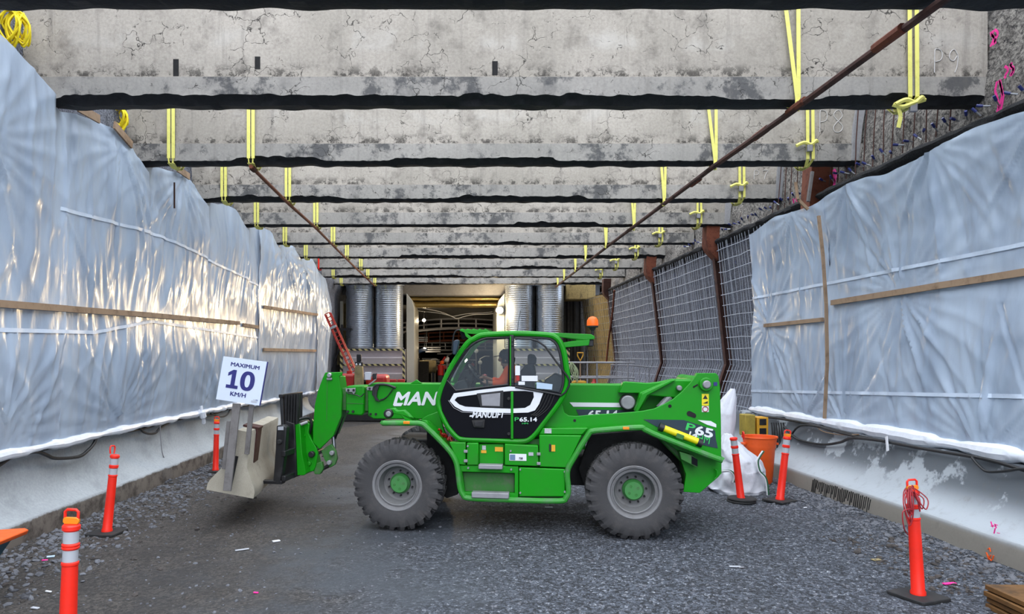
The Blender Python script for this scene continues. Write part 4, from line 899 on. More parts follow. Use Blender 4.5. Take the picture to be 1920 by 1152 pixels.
a = m(1322.5, 767.5, .25); MB().tube([a + V(.032 * math.cos(t), 0, .032 * math.sin(t)) for t in [k * math.pi / 12 for k in range(24)]], .005, 6, True).build('red_ring', M['red_paint'], rp1)
for q_, s_ in (((1317, 750, 1328, 741), 0), ((1319, 758, 1326, 753), 1)):
    c = m((q_[0] + q_[2]) / 2, (q_[1] + q_[3]) / 2, .253); MB().prism([c + V(-.03, 0, -.02), c + V(.03, 0, -.02), c + V(0, 0, .03)] if not s_ else [c + V(-.03, 0, -.01), c + V(.03, 0, -.01), c + V(.03, 0, .02)], (0, .004, 0)).build('warning_symbol', M['black'], rp1)
# P65.14 HM decal
mp('model_decal', [(1207, 787), (1282, 788), (1314, 798), (1341, 808), (1342, 822), (1346, 841), (1330, 838), (1270, 822), (1232, 801)], .252, .26, 'navy', rp1, 0)
mp('white_stripe', [(1308, 788), (1333, 790), (1343, 796), (1343, 802), (1326, 797)], .252, .26, 'white_decal', rp1, 0)
mtext('P', 1285, 792, 1304, 806, .25, 'lime', rp1, shear=.15, bold=.008, skew=5); mtext('65', 1303, 797, 1337, 815, .25, 'white_decal', rp1, shear=.1, bold=.014, skew=8)
mtext('14', 1291, 808, 1308, 818, .25, 'white_decal', rp1, shear=.2, bold=.01, skew=5); mtext('HM', 1307, 813, 1332, 828, .25, 'lime', rp1, shear=.2, skew=6)
# yellow grab bar of the rear mudguard
t = mp('rear_lamp_housing', [(1274, 847), (1297, 854), (1308, 862), (1308, 878), (1296, 872), (1277, 862)], .10, .25, 'green_dusty')
mp('rear_lamp', [(1297, 856), (1308, 862), (1308, 875), (1297, 870)], .09, .1, 'black_gloss', t, 0)
mb = MB(); a, b = m(1243, 803, .12), m(1310, 829, .12); mb.tube([a, b], .042, 16); yb_ = mb.build('extinguisher_bar', M['yellow'], TH)
for (x, y) in ((1240, 802), (1312, 831)):
    c = m(x, y, .12); dr = (b - a).normalized(); MB().tube([c - dr * .03, c + dr * .03], .055, 12).build('bar_clamp', M['black'], yb_)
c = m(1275, 819, .07); MB().box(c, (.09, .03, .06), Matrix.Rotation(R(20), 3, 'Y')).build('bar_latch', M['green_dusty'], yb_, bevel=.006)
mtube('rear_handle', [(1340, 880), (1344, 884), (1344, 894), (1340, 898)], .2, .012, 'green', k=3)
# boom
bm_ = mp('boom', [(689, 722), (693, 719), (1300, 722), (1306, 735), (1296, 772), (1240, 790), (700, 786), (690, 780)], 1.0, 1.42, 'green', bevel=.015)
MB().prism([m(690, 749, .995), m(1050, 752, .995), m(1050, 754, .995), m(690, 751, .995)], (0, .01, 0)).build('weld_seam', M['green'], bm_)
mtext('MANULIFT', 737, 735, 920, 761, .994, 'white_decal', bm_, shear=.28, bold=.014)
mp('letter_underline', [(742, 756), (756, 756), (752, 762), (738, 762)], .99, .996, 'white_decal', bm_, 0)
mp('boom_lug', [(769, 720), (781, 712), (792, 720)], 1.0, 1.03, 'green', bm_)
mp('white_stripe', [(1068, 755), (1163, 756), (1166, 764), (1075, 763)], .99, .996, 'white_decal', bm_, 0)
mp('boom_decal', [(1080, 768), (1190, 769), (1187, 790), (1090, 790)], .99, .996, 'navy', bm_, 0)
mtext('65.14', 1102, 770, 1158, 786, .985, 'white_decal', bm_, shear=.1, bold=.014)
mp('boom_saddle', [(1160, 737), (1168, 718), (1173, 716), (1215, 719), (1235, 717), (1262, 711), (1302, 712), (1308, 700), (1342, 702), (1340, 742), (1310, 742), (1255, 744), (1216, 741), (1205, 738)], .84, 1.0, 'green', bevel=.01)
mp('boom_saddle', [(1200, 737), (1258, 713), (1300, 714), (1295, 735), (1265, 746), (1218, 742), (1197, 773), (1190, 771)], .70, .84, 'green', bevel=.012)
mp('boom_saddle', [(1204, 739), (1258, 713), (1268, 713), (1214, 742), (1197, 773), (1190, 772)], .60, .84, 'green', bevel=.01)
mtube('lift_cylinder', [(1256, 744), (1236, 766)], .75, .05, 'grey_metal')
a = m(1273, 728, .66); MB().cyl((a.x, .60, a.z), (a.x, .70, a.z), .035, 16).build('saddle_bolt', M['grey_metal'], TH, bevel=.01)
a = m(1177, 755, .86); MB().cyl((a.x, .84, a.z), (a.x, 1.0, a.z), .105, 32).build('round_cover', M['rubber'], TH); MB().cyl((a.x, .80, a.z), (a.x, .85, a.z), .095, 32).build('cover_cap', M['grey_metal'], TH, bevel=.015)
# telescoping front sections
mp('boom_section', [(650, 724), (680, 723), (683, 727), (682, 775), (678, 780), (651, 778), (648, 770), (648, 730)], 1.02, 1.40, 'green', bevel=.02)
MB().prism([m(640, 728, 1.1), m(700, 728, 1.1), m(700, 772, 1.1), m(640, 770, 1.1)], (0, .24, 0)).build('inner_boom', M['green_dusty'], TH, bevel=.01)
MB().prism([m(650, 756, 1.014), m(682, 757, 1.014), m(682, 758, 1.014), m(650, 757, 1.014)], (0, .01, 0)).build('weld_seam', M['green_dusty'], TH)
for x, y in ((657, 732), (697, 729)):
    br = mp('wear_pad_bracket', [(x - 9, y - 3), (x + 9, y - 4), (x + 9, y + 4), (x + 6, y + 8), (x + 3, y + 4), (x - 9, y + 3)], .97, 1.0, 'grey_metal', bevel=.004)
    for dx in (-4, 6): c = m(x + dx, y, .96); MB().cyl((c.x, .955, c.z), (c.x, .975, c.z), .017, 10).build('bolt', M['black'], br)
for x in (651, 661, 694, 704): c = m(x + 1, 772 if x < 680 else 777, 1.0); MB().cyl((c.x, .985, c.z), (c.x, 1.01, c.z), .018, 12).build('pad_screw', M['black'], TH)
mtube('boom_hose', [(700, 742), (701, 728), (708, 722), (725, 722), (742, 728)], .96, .018, 'cable', k=5)
mp('hose_guard', [(702, 724), (712, 721), (707, 735), (706, 745), (712, 754), (704, 752), (700, 742)], .95, .98, 'black', bevel=.004)
for q_ in range(3): mtube('hose', [(706 + q_ * 7, 752 - q_ * 2), (722 + q_ * 3, 748 - q_ * 3), (738, 728)], .97, .007, 'cable', k=6, n=6)
mtube('hose', [(683, 738), (676, 744), (668, 741), (650, 737)], .95, .008, 'cable', k=6, n=6)
# boom mirror
mi = mp('boom_mirror', [(684, 698), (696, 698), (695, 713), (684, 713)], .9, .93, 'reflect', bevel=.006)
mtube('mirror_arm', [(696, 706), (703, 702), (704, 712), (692, 722)], .95, .012, 'grey_metal', k=4); mp('mirror_back', [(698, 701), (705, 700), (705, 711), (698, 712)], .93, .98, 'black', mi)
# goose neck head
mp('boom_head', [(609.6, 699), (641, 698), (641, 704), (636, 706), (638, 728), (641, 740), (640, 781), (625, 818), (599, 843), (586.5, 830), (586.5, 806), (590, 760), (596, 733), (605, 709)], 1.0, 1.04, 'green', bevel=.008)
mp('boom_head', [(609.6, 699), (641, 698), (641, 740), (640, 781), (625, 818), (599, 843), (586.5, 830), (586.5, 806), (596, 733)], 1.34, 1.38, 'green', bevel=.008)
mp('head_web', [(636, 706), (641, 740), (639, 781), (624, 818), (618, 815), (632, 780), (633, 740), (628, 706)], 1.04, 1.34, 'green')
mp('head_web', [(612, 702), (600, 735), (592, 800), (596, 830), (590, 828), (588, 800), (596, 733), (608, 702)], 1.04, 1.34, 'green')
c = m(618, 704, .98); MB().cyl((c.x, .95, c.z), (c.x, 1.42, c.z), .035, 16).build('head_pin', M['steel'], TH, bevel=.008); mb = MB(); mbox(mb, 612, 709, 622, 713, .97, 1.0); mb.build('pin_keeper', M['grey_metal'], TH, bevel=.005)
MB().prism([m(613, 710, .996), m(614, 710, .996), m(613, 790, .996), m(612, 790, .996)], (0, .005, 0)).build('weld_line', M['green_dusty'], TH)
mtube('tilt_cylinder', [(625, 819), (627, 842)], 1.18, .028, 'steel'); mtube('tilt_cylinder', [(640, 780), (625, 822)], 1.2, .045, 'black')
mp('tilt_link', [(602, 846), (612, 838), (621, 833), (629, 846), (632, 860), (628, 872), (618, 878), (608, 862)], 1.06, 1.12, 'green_dusty')
for x, y in ((622, 850), (617, 868)): c = m(x, y, 1.02); MB().cyl((c.x, 1.0, c.z), (c.x, 1.14, c.z), .035, 14).build('link_pin', M['grey_metal'], TH, bevel=.008)
mp('tilt_link', [(590, 870), (603, 866), (606, 880), (600, 890), (590, 890), (586, 880)], 1.02, 1.10, 'green_dusty'); mtube('link_rod', [(600, 882), (628, 868)], 1.1, .03, 'black')
# carriage
mp('carriage_plate', [(549.6, 797), (562, 795), (566, 850), (574, 888), (570, 892), (555, 892)], .82, 1.5, 'green', bevel=.008)
mp('carriage_cheek', [(563, 799), (573, 792), (580, 796), (578, 812), (584, 825), (592, 838), (596, 850), (592, 874), (588, 884), (574, 886), (566, 850)], 1.0, 1.05, 'green', bevel=.008)
mp('carriage_cheek', [(563, 799), (573, 792), (580, 796), (592, 838), (596, 850), (588, 884), (574, 886), (566, 850)], 1.32, 1.37, 'green', bevel=.008)
c = m(585, 852, .98); MB().cyl((c.x, .93, c.z), (c.x, 1.4, c.z), .045, 20).build('carriage_pin', M['black'], TH, bevel=.01)
for x, y, r_ in ((579, 870, .035), (568, 818, .035)): c = m(x, y, .98); MB().cyl((c.x, .97, c.z), (c.x, 1.05, c.z), r_, 16).build('carriage_boss', M['green'], TH, bevel=.01)
mtube('top_hook_pin', [(562, 797, .86), (576, 792, .95)], 0, .022, 'grey_metal')
mtube('carriage_hose', [(552, 793, .95), (565, 786, 1.1), (580, 785, 1.2), (584, 797, 1.2), (580, 815, 1.2)], 0, .022, 'cable', k=5)
bk = mp('fork_carriage', [(536, 790), (552, 795), (556, 892), (552, 897), (528, 900)], .78, 1.55, 'black', bevel=.01)
for q_ in range(9):
    v_ = .84 + q_ * .085
    MB().tube([m(529 + q_ * .2, 745, .86) + V(q_ * .002, v_ - .86, 0), m(532, 800, .86) + V(0, v_ - .86, 0)], .028, 6).build('backrest_bar', M['black'], TH)
mb = MB(); a, b = m(527, 743, .84), m(529, 748, .84); mb.box(((a.x + b.x) / 2, 1.2, a.z), (.06, .8, .05)); mb.build('backrest_rail', M['black'], TH, bevel=.006)
mp('backrest_plate', [(533, 742), (562, 738), (559, 796), (534, 800)], .84, .88, 'black', bevel=.004)
for q_ in range(5): mp('backrest_rib', [(536 + q_ * 5.2, 741 - q_ * .6), (537.5 + q_ * 5.2, 741 - q_ * .6), (536.5 + q_ * 5, 796), (535 + q_ * 5, 796)], .80, .84, 'rubber', bevel=0)
MB().prism([m(518.5, 799, .45), m(531, 797, .45), m(537, 802, .45), (m(534, 850, .45)), m(526, 906, .45), m(512, 903, .45), m(516, 850, .45)], (0, .12, 0)).build('fork_shank', M['black'], TH, bevel=.012)
mp('fork_lamp', [(521, 801), (531, 800), (531, 807), (521, 807)], .43, .45, 'reflect', TH, 0)
c = m(524, 829, .43); MB().cyl((c.x, .41, c.z), (c.x, .46, c.z), .035, 14).build('shank_clamp', M['rubber'], TH, bevel=.01)
MB().prism([m(524, 799, 1.65), m(530, 799, 1.65), m(526, 896, 1.65), m(516, 896, 1.65)], (0, .12, 0)).build('fork_shank', M['black'], TH, bevel=.012)
for v_ in (.45, 1.65):
    a = m(522, 902, .45); MB().prism([V(a.x + .05, v_, a.z + .0), V(a.x + .05, v_, a.z - .05), V(a.x - .95, v_, a.z - .045), V(a.x - 1.05, v_, a.z - .03), V(a.x - .95, v_, a.z - .02)], (0, .13, 0)).build('fork_tine', M['black'], TH, bevel=.006)
mb = MB(); a = m(520, 850, .5); mb.box((a.x + .12, 1.1, a.z), (.06, 1.35, .08)); mb.box((a.x + .12, 1.1, a.z - .35), (.06, 1.35, .08)); mb.build('cross_bar', M['black'], TH, bevel=.008)
# ---- cab
cabp = [(889, 636), (898, 631), (909, 628.5), (952, 626), (994, 626.5), (1030, 629), (1041, 633), (1050, 642), (1057, 660), (1062, 690), (1064, 712), (1060, 733), (1046, 758), (1020, 792), (1003, 814), (990, 825), (973, 828), (925, 826), (872, 824), (858, 820), (840, 800), (826, 772), (822, 750), (831, 722), (848, 686), (869, 654), (880, 641)]
near = [m(x, y, .13) for x, y in cabp]; ns = cr(near, 3, True); fs_ = [p + V(0, .95, 0) for p in ns]
MB().tube(ns, .038, 10, True).build('cab_frame', M['green'], TH); MB().tube(fs_, .034, 8, True).build('cab_frame', M['green'], TH)
def cab_skin(name, i0, i1, mt, ins=.0, v0=.13, v1=1.08):
    q = ns[i0 * 3: i1 * 3 + 1]; mb = MB(); mb.grid(len(q), 2, lambda i, j: (q[i].x, v0 if j == 0 else v1, q[i].z)); return mb.build(name, M[mt], TH, fix=False)
cab_skin('cab_roof', 1, 7, 'green'); cab_skin('windscreen', 23, 26, 'glass'); cab_skin('rear_window', 7, 11, 'glass'); cab_skin('cab_floor', 14, 19, 'black'); cab_skin('cab_rear_wall', 11, 14, 'black'); cab_skin('cab_front_wall', 19, 22, 'black')
cx_, cz_ = sum(p.x for p in near) / len(near), sum(p.z for p in near) / len(near)
def inset(pts, d):
    out = []
    for p in pts:
        v = V(cx_ - p.x, 0, cz_ - p.z); out.append(p + v.normalized() * d)
    return out
MB().tube(inset(ns, .05), .022, 8, True).build('door_seal', M['black'], TH)
# lower door
door = [(835, 712), (853, 734), (905, 727), (957, 722), (1010, 730), (1053, 738), (1046, 752), (1018, 790), (1001, 812), (988, 822), (925, 823), (872, 821), (859, 817), (843, 798), (829, 771), (826, 750)]
dr = mp('door_panel', door, .10, .14, 'black_gloss', bevel=.004)
mp('door_gap', [(956.5, 722), (957.5, 722), (957.5, 824), (956.5, 824)], .095, .1, 'dark_liner', dr, 0)
outer = [(843, 752), (851, 738), (900, 731.5), (957, 725), (990, 729), (1019, 736), (1011, 758), (1003, 770), (990, 774), (957, 775), (905, 774), (868, 771), (853, 763)]
inner = [(852, 751), (857, 745), (900, 739), (957, 733.5), (985, 733.5), (1000, 735.5), (1001, 745), (994, 760), (984, 765.5), (957, 767), (905, 765), (872, 763), (861, 759)]
MB().ring([m(x, y, .088) for x, y in outer], [m(x, y, .088) for x, y in inner], (0, .013, 0)).build('door_stripe', M['white_decal'], dr, smooth=False)
MB().tube([m(x, y, .09) for x, y in [(x + (x - 930) * .03, y + (2 if y > 755 else -1)) for x, y in outer[9:] + outer[:1]]], .004, 5).build('door_trim', M['grey_metal'], dr)
mp('door_window_frame', [(893, 738), (944, 732), (944, 765), (900, 764)], .086, .1, 'black', dr); mp('door_window', [(902, 741), (938, 737), (937, 762), (904, 761)], .08, .086, 'rear_view' if 'rear_view' in M else 'reflect_glass' if 'reflect_glass' in M else 'grey_metal', dr, 0)
mtext('MANULIFT', 885, 772, 947, 784, .084, 'white_decal', dr, shear=.25, bold=.014); mp('letter_underline', [(881, 779), (889, 779), (888, 782), (880, 782)], .084, .088, 'white_decal', dr, 0)
mtext('P', 965, 783, 973, 790, .084, 'lime', dr, bold=.0); mtext('65.14', 974, 783, 1007, 791, .084, 'white_decal', dr, bold=.014); mtext('HM', 979, 793, 990, 796, .084, 'lime', dr)
for q_ in range(4): mtube('air_slat', [(1024 + q_ * 5.5, 738), (1013 + q_ * 6, 762), (1003 + q_ * 5, 775), (996 + q_ * 4, 779 + q_)], .085, .007, 'rubber', dr, 3, 6)
mp('door_handle', [(884, 789), (909, 787), (908, 803), (888, 802)], .075, .1, 'rubber', dr); mp('handle_recess', [(889, 791), (905, 790), (904, 800), (890, 800)], .068, .076, 'black', dr)
for x, y in ((954, 748), (954, 814), (961, 640), (961, 648), (961, 710), (961, 718)): c = m(x, y, .09); MB().cyl((c.x, .07, c.z), (c.x, .1, c.z), .02 if y > 700 and y != 710 and y != 718 else .012, 12).build('door_hinge', M['rubber'], dr, bevel=.004)
mp('door_pillar', [(955.5, 628), (963.5, 628), (964, 724), (956, 724)], .09, .17, 'black', bevel=.006)
mp('pillar_strip', [(957.5, 735), (962.5, 735), (962.5, 824), (957.5, 824)], .08, .1, 'green'); mp('pillar_strip', [(956, 631), (958.2, 631), (958.2, 724), (956, 724)], .075, .09, 'green', bevel=.002)
gl_pts = [(892, 640), (911, 633), (955, 631), (955, 722), (905, 727), (853, 733), (836, 713), (852, 687), (872, 656)]
mp('door_glass', gl_pts, .115, .121, 'glass', bevel=0, smooth=False)
g2 = [(965, 631), (994, 631), (1028, 634), (1040, 638), (1048, 648), (1054, 668), (1059, 712), (1050, 736), (1010, 729), (965, 723)]
mp('quarter_glass', g2, .115, .121, 'glass', bevel=0, smooth=False)
mtube('window_frame', [(966, 637), (968, 635), (994, 636), (1008, 640), (1022, 650), (1046, 683), (1064, 706), (1068, 714), (1067, 724), (1060, 736), (1052, 742), (1005, 733), (966, 726)], .08, .013, 'black', k=1, n=8)
MB().tube(inset([m(x, y, .11) for x, y in gl_pts], .012), .014, 6, True).build('glass_seal', M['black'], TH)
# stickers on the rear glass
for a, mt_ in (((966, 686, 975, 704), 'white_decal'), ((968, 705, 974, 714), 'red_paint'), ((978, 705, 1008, 715), 'white_decal'), ((972, 716, 984, 722), 'white_decal')): mb = MB(); mbox(mb, *a, .105, .112); mb.build('paper_notice', M[mt_], TH)
M['papers'] = pm('pale_blue_paper', (.42, .55, .68), .6, damt=.1)
mp('paper_notice', [(1006, 717), (1036, 721), (1035, 731), (1006, 729)], .10, .11, 'papers', bevel=0)
# roof guards
mp('front_roof_guard', [(861, 620), (866, 617.5), (875, 618), (912, 619), (921, 624), (932, 626), (916, 628), (906, 629.5), (896, 627), (876, 626), (868, 623)], .15, .20, 'green', bevel=.004)
mp('front_roof_guard', [(861, 620), (866, 617.5), (875, 618), (912, 619), (921, 627), (900, 627), (870, 624)], 1.0, 1.05, 'green', bevel=.004)
mp('front_roof_guard', [(870, 622), (876, 626), (884, 633), (889, 638), (884, 640), (873, 631)], .15, .20, 'green', bevel=.004)
mb = MB()
for q_ in range(5): a = m(866 + q_ * 11, 619, .17); mb.box((a.x, .6, a.z), (.03, .86, .03))
mb.build('guard_bars', M['green'], TH, bevel=.004)
mp('rear_roof_guard', [(1034, 624), (1108, 627), (1115, 631), (1115, 636), (1095, 638), (1046, 632)], .15, .21, 'green', bevel=.006); mp('rear_roof_guard', [(1054, 643), (1095, 638), (1106, 636.5), (1104, 648), (1059, 652)], .15, .21, 'green', bevel=.006)
mp('rear_roof_guard', [(1034, 624), (1108, 627), (1115, 631), (1104, 648), (1059, 652), (1054, 643), (1080, 638), (1046, 632)], 1.0, 1.06, 'green', bevel=.006)
mb = MB()
for x, y in ((1060, 628), (1080, 629), (1098, 630), (1108, 632)): a = m(x, y, .17); mb.box((a.x, .6, a.z), (.03, .86, .03))
mb.build('guard_bars', M['green'], TH, bevel=.004)
mp('rear_work_lamp', [(1103, 637), (1113, 637), (1113, 650), (1102, 650)], .2, .3, 'black', bevel=.01)
mp('front_work_lamp', [(862, 622), (873, 620), (876, 634), (866, 637)], .22, .36, 'black_gloss', bevel=.01)
mtube('lamp_cable', [(866, 619), (856, 620), (851, 628), (849, 642), (847, 658)], .25, .010, 'cable', k=5, n=6)
mr = mp('side_mirror', [(849, 642), (853, 638), (859, 637), (861, 640), (858, 655), (854, 666), (848, 665)], .02, .10, 'navy', bevel=.015)
b_ = thing('beacon', None, None); b_.parent = TH
c = m(1111, 604, .3); b_.location = c
MB().lathe([(.072, -.05), (.075, -.03), (.070, .02), (.05, .055), (.02, .07), (.001, .072)], 28, 'z').build('lamp_dome', M['beacon'], b_)
MB().lathe([(.02, -.17), (.02, -.11), (.035, -.1), (.04, -.08), (.07, -.07), (.074, -.05)], 20, 'z').build('lamp_base', M['rubber'], b_)
mtube('aerial', [(970, 626), (972, 605), (976, 583)], .6, .004, 'cable', n=5)
# interior: seat, wheel, levers
mp('seat_back', [(972, 700), (986, 683), (1000, 683), (1003, 700), (1000, 740), (975, 740)], .42, .88, 'seat', bevel=.03)
mp('head_rest', [(989, 666), (994, 664), (1001, 665), (1005, 672), (1004, 684), (989, 684)], .52, .78, 'seat', bevel=.02)
mp('seat_cushion', [(930, 738), (1000, 740), (1000, 756), (930, 754)], .42, .88, 'seat', bevel=.03); mp('seat_base', [(940, 756), (990, 756), (990, 818), (940, 818)], .48, .82, 'black')
mp('rear_console', [(1015, 735), (1022, 712), (1040, 700), (1055, 706), (1058, 730), (1050, 738)], .4, .9, 'black', bevel=.02)
mp('dash_console', [(846, 728), (858, 715), (872, 712), (878, 722), (884, 745), (882, 815), (850, 812), (840, 790), (842, 740)], .3, .95, 'black', bevel=.02)
for x, y in ((866, 705), (874, 700), (880, 708)): mp('dash_pod', [(x - 5, y - 5), (x + 5, y - 7), (x + 6, y + 8), (x - 4, y + 9)], .45, .6, 'rubber', bevel=.01)
c = m(896, 705, .62); ring_ = [c + Matrix.Rotation(R(-38), 3, 'Y') @ V(0, .19 * math.cos(t), .19 * math.sin(t)) for t in [k * math.pi / 14 for k in range(28)]]
sw = MB().tube(ring_, .016, 8, True).build('steering_wheel', M['black'], TH)
mb = MB(); [mb.tube([ring_[k], c + V(-.03, 0, -.02)], .012, 6) for k in (0, 9, 19)]; mb.build('wheel_spoke', M['black'], sw); MB().tube([c, m(875, 742, .62)], .03, 10).build('steering_column', M['black'], TH)
mtube('grab_handle', [(860, 712), (866, 700), (872, 690)], .22, .012, 'black'); mtube('joystick', [(915, 735), (913, 712)], .35, .014, 'black')
mp('fire_extinguisher', [(905, 702), (912, 702), (912, 716), (905, 716)], .95, 1.03, 'red_paint', bevel=.02)
mp('cab_lamp', [(872, 676), (875, 673), (876, 676), (872, 680)], .5, .53, 'tube_light', bevel=0)
# ---- jersey block held on the forks, with the sign
B0 = P(463, 791, 9.15)   # near top
bl_ = thing('jersey_block', 'pale concrete jersey block held up on the telehandler forks', 'concrete block', (-3.02, 9.15, .47), (0, R(12), R(5)))
prof = [(-.31, 0), (-.31, .08), (-.29, .14), (-.20, .28), (-.14, .40), (-.09, .82), (-.075, .85), (.075, .85), (.09, .82), (.14, .40), (.20, .28), (.29, .14), (.31, .08), (.31, 0)]
mb = MB(); nn = 22
mb.grid(nn, len(prof), lambda i, j: (prof[j][0] + .01 * nz(i * .5, j, 3), i / (nn - 1) * 2.2, prof[j][1] + .008 * nz(i * .6, j * 2, 6)))
k_ = len(prof); mb.f += [tuple(range(k_)), tuple((nn - 1) * k_ + q_ for q_ in range(k_))] + [(i * k_, i * k_ + k_ - 1, (i + 1) * k_ + k_ - 1, (i + 1) * k_) for i in range(nn - 1)]; mb.m += [0] * (1 + nn)
mb.build('concrete_body', M['block'], bl_, ang=30)
MB().box((-.02, -.004, .30), (.05, .01, .42)).build('plank_shadow', M['dark_liner'], bl_, bevel=.0)  # shadow between plank and block, painted as a thin dark strip
MB().box((.115, .55, .62), (.03, .30, .48), Matrix.Rotation(R(-5), 3, 'Y')).build('edge_pad', M['brown_pad'], bl_, bevel=.006)
MB().box((.01, .55, .865), (.22, .30, .03)).build('edge_pad', M['brown_pad'], bl_, bevel=.006)
sg_ = thing('speed_sign', 'white speed sign reading MAXIMUM 10 KM/H on grey wooden legs', 'sign', P(452, 715, 8.98))
sc0 = sg_.location.copy()
def S(px, py, Y=8.98): return P(px, py, Y) - sc0
cs = [S(419, 668.5), S(500.5, 679), S(486, 761), S(405, 749)]
MB().prism(cs[::-1], (0, .02, 0)).build('sign_board', M['sign_white'], sg_, smooth=False)
MB().prism([cs[1], cs[2], cs[2] + V(.012, .0, 0), cs[1] + V(.012, 0, 0)], (0, .03, 0)).build('board_edge', M['sign_blue'], sg_, smooth=False)
uxs = (cs[1] - cs[0]).normalized(); uys = (cs[0] - cs[3]).normalized()
def sgt(s, fx0, fy0, fx1, fy1, bold, mt='sign_blue'):
    ux = cs[2] - cs[3]; uy = cs[0] - cs[3]; o = cs[3] + ux * fx0 + uy * fy0; text('lettering', s, o + V(0, -.002, 0), ux * (fx1 - fx0), uy * (fy1 - fy0), (0, -1, 0), M[mt], sg_, bold, 0, .002)
sgt('MAXIMUM', .20, .81, .86, .90, .010); 
def glyph(outline, hole=None):
    ux = cs[2] - cs[3]; uy = cs[0] - cs[3]; f = lambda q: [cs[3] + ux * a + uy * b + V(0, -.004, 0) for a, b in q]
    mb = MB(); (mb.prism(f(outline), (0, .003, 0)) if hole is None else mb.ring(f(outline), f(hole), (0, .003, 0))); return mb.build('lettering', M['sign_blue'], sg_, smooth=False)
glyph([(.17, .30), (.44, .30), (.44, .375), (.36, .375), (.36, .73), (.285, .73), (.18, .655), (.18, .575), (.265, .625), (.265, .375), (.17, .375)])
el = lambda rx, ry: [(.64 + rx * math.cos(t) * abs(math.cos(t)) ** -.15 if abs(math.cos(t)) > 1e-3 else .64, .515 + ry * math.sin(t) * (abs(math.sin(t)) ** -.1 if abs(math.sin(t)) > 1e-3 else 1)) for t in [k * math.pi / 20 for k in range(40)]]
glyph(el(.165, .225), el(.062, .145)); sgt('KM/H', .30, .13, .66, .23, .010); 
for fx, fy, fw, mt_ in ((.84, .105, .06, 'reflect'), (.90, .108, .05, 'sign_blue'), (.80, .075, .15, 'papers2'), (.80, .05, .13, 'papers2')):
    ux = cs[2] - cs[3]; uy = cs[0] - cs[3]; o_ = cs[3] + ux * fx + uy * fy + V(0, -.003, 0); MB().prism([o_, o_ + ux * fw, o_ + ux * fw + uy * .014, o_ + uy * .014], (0, .003, 0)).build('small_print', M[mt_] if mt_ in M else M['reflect'], sg_, smooth=False)
def post(a, b, w_, par, nm='sign_leg'): return MB().bar(a, b, .04, w_, up=(1, 0, 0)).build(nm, M['grey_wood'], par, bevel=.004)
post(S(444, 757, 9.01), S(426, 921, 8.90), .10, sg_); post(S(472, 760, 9.05), S(463, 852, 9.1), .06, sg_); post(S(429, 790, 9.08), S(420, 880, 9.05), .05, sg_)
# ------------------------------------------------ straps, pipes and ropes overhead
ords = ['first', 'second', 'third', 'fourth', 'fifth', 'sixth', 'seventh', 'eighth', 'ninth', 'tenth']
def strap(i, px, kind, lab):
    Y = YB[i] - .055; x = P(px, 0, YB[i]).x; t = thing('ratchet_strap', lab, 'strap', (x, YB[i], ZB), group='yellow straps around the struts'); mt = M['yellow_strap' if kind != 'red' else 'orange_post']
    yb, yf, zt = .38, -.055, 1.42
    if kind == 'double' or kind == 'red':
        for s in ((-.038, .038) if kind == 'double' else (0,)):
            mb = MB(); pts = [(s, yb, zt), (s, yf, zt), (s, yf, .05), (s * .8, yf, -.03), (s * .6, .1, -.075), (s * .6, .3, -.06), (s, yb, .02), (s, yb, zt)]
            for a, b in zip(pts[:-1], pts[1:]): mb.bar(a, b, .056, .006, up=(0, 1, 0) if abs(a[2] - b[2]) > .2 else (0, 0, 1))
            mb.build('webbing', mt, t)
    elif kind == 'vee':
        px_ = [-.17 if i < 3 else -.1, .02 if i < 3 else .05]
        for k, s in enumerate(px_):
            mb = MB()
            tail = (0, -.07, -.15)
            for a, b in zip([(s * 1.15, yb, zt), (s, yf, zt), (.0 + k * .02, yf - .01, .02), tail, (k * .02, yb, .1)], [(s, yf, zt), (k * .02, yf - .01, .02), tail, (k * .02, yb, .1), (s * 1.15, yb, zt)]): mb.bar(a, b, .05, .006, up=(0, 1, 0) if abs(a[2] - b[2]) > .2 else (0, 0, 1))
            mb.build('webbing', mt, t)
        MB().tube([(0 + .0, -.07 + .055 * math.cos(a), -.075 + .055 * math.sin(a)) for a in [k * math.pi / 8 for k in range(16)]], .012, 5, True).build('pipe_loop', mt, t)
    elif kind == 'ratchet':
        for k, s in enumerate((-.04, .05)):
            mb = MB(); pts = [(s, yb, zt), (s, yf, zt), (s + .01, yf, .04), (s * .4, .05, -.07), (s * .4, .28, -.07), (s, yb, .03), (s, yb, zt)]
            for a, b in zip(pts[:-1], pts[1:]): mb.bar(a, b, .052, .006, up=(0, 1, 0) if abs(a[2] - b[2]) > .2 else (0, 0, 1))
            mb.build('webbing', mt, t)
        rz = -.05 if i == 1 else .27
        b_ = MB().box((-.02, yf - .04, rz - .06), (.09, .05, .12)).build('ratchet_buckle', M['grey_metal'], t, bevel=.008)
        MB().tube(cr([(-.24, yf - .03, rz - .02), (-.12, yf - .05, rz + .03), (0, yf - .04, rz), (.08, yf - .05, rz + .06), (.11, yf - .03, rz + .04)], 5), .03, 6).build('wrapped_tail', mt, t)
        if i == 1:
            mb = MB(); [mb.bar(a, b, .05, .008, up=(0, 1, 0)) for a, b in (((-.2, yf - .02, -.08), (-.16, yf - .01, -.22)), ((-.16, yf - .01, -.22), (-.19, yf - .01, -.36)))]; mb.build('loose_tail', mt, t)
            MB().tube(cr([(.15, yf, .0), (-.02, yf - .05, -.06), (-.15, yf - .03, -.1), (-.25, yf, -.06)], 4), .03, 6).build('wrapped_tail', mt, t)
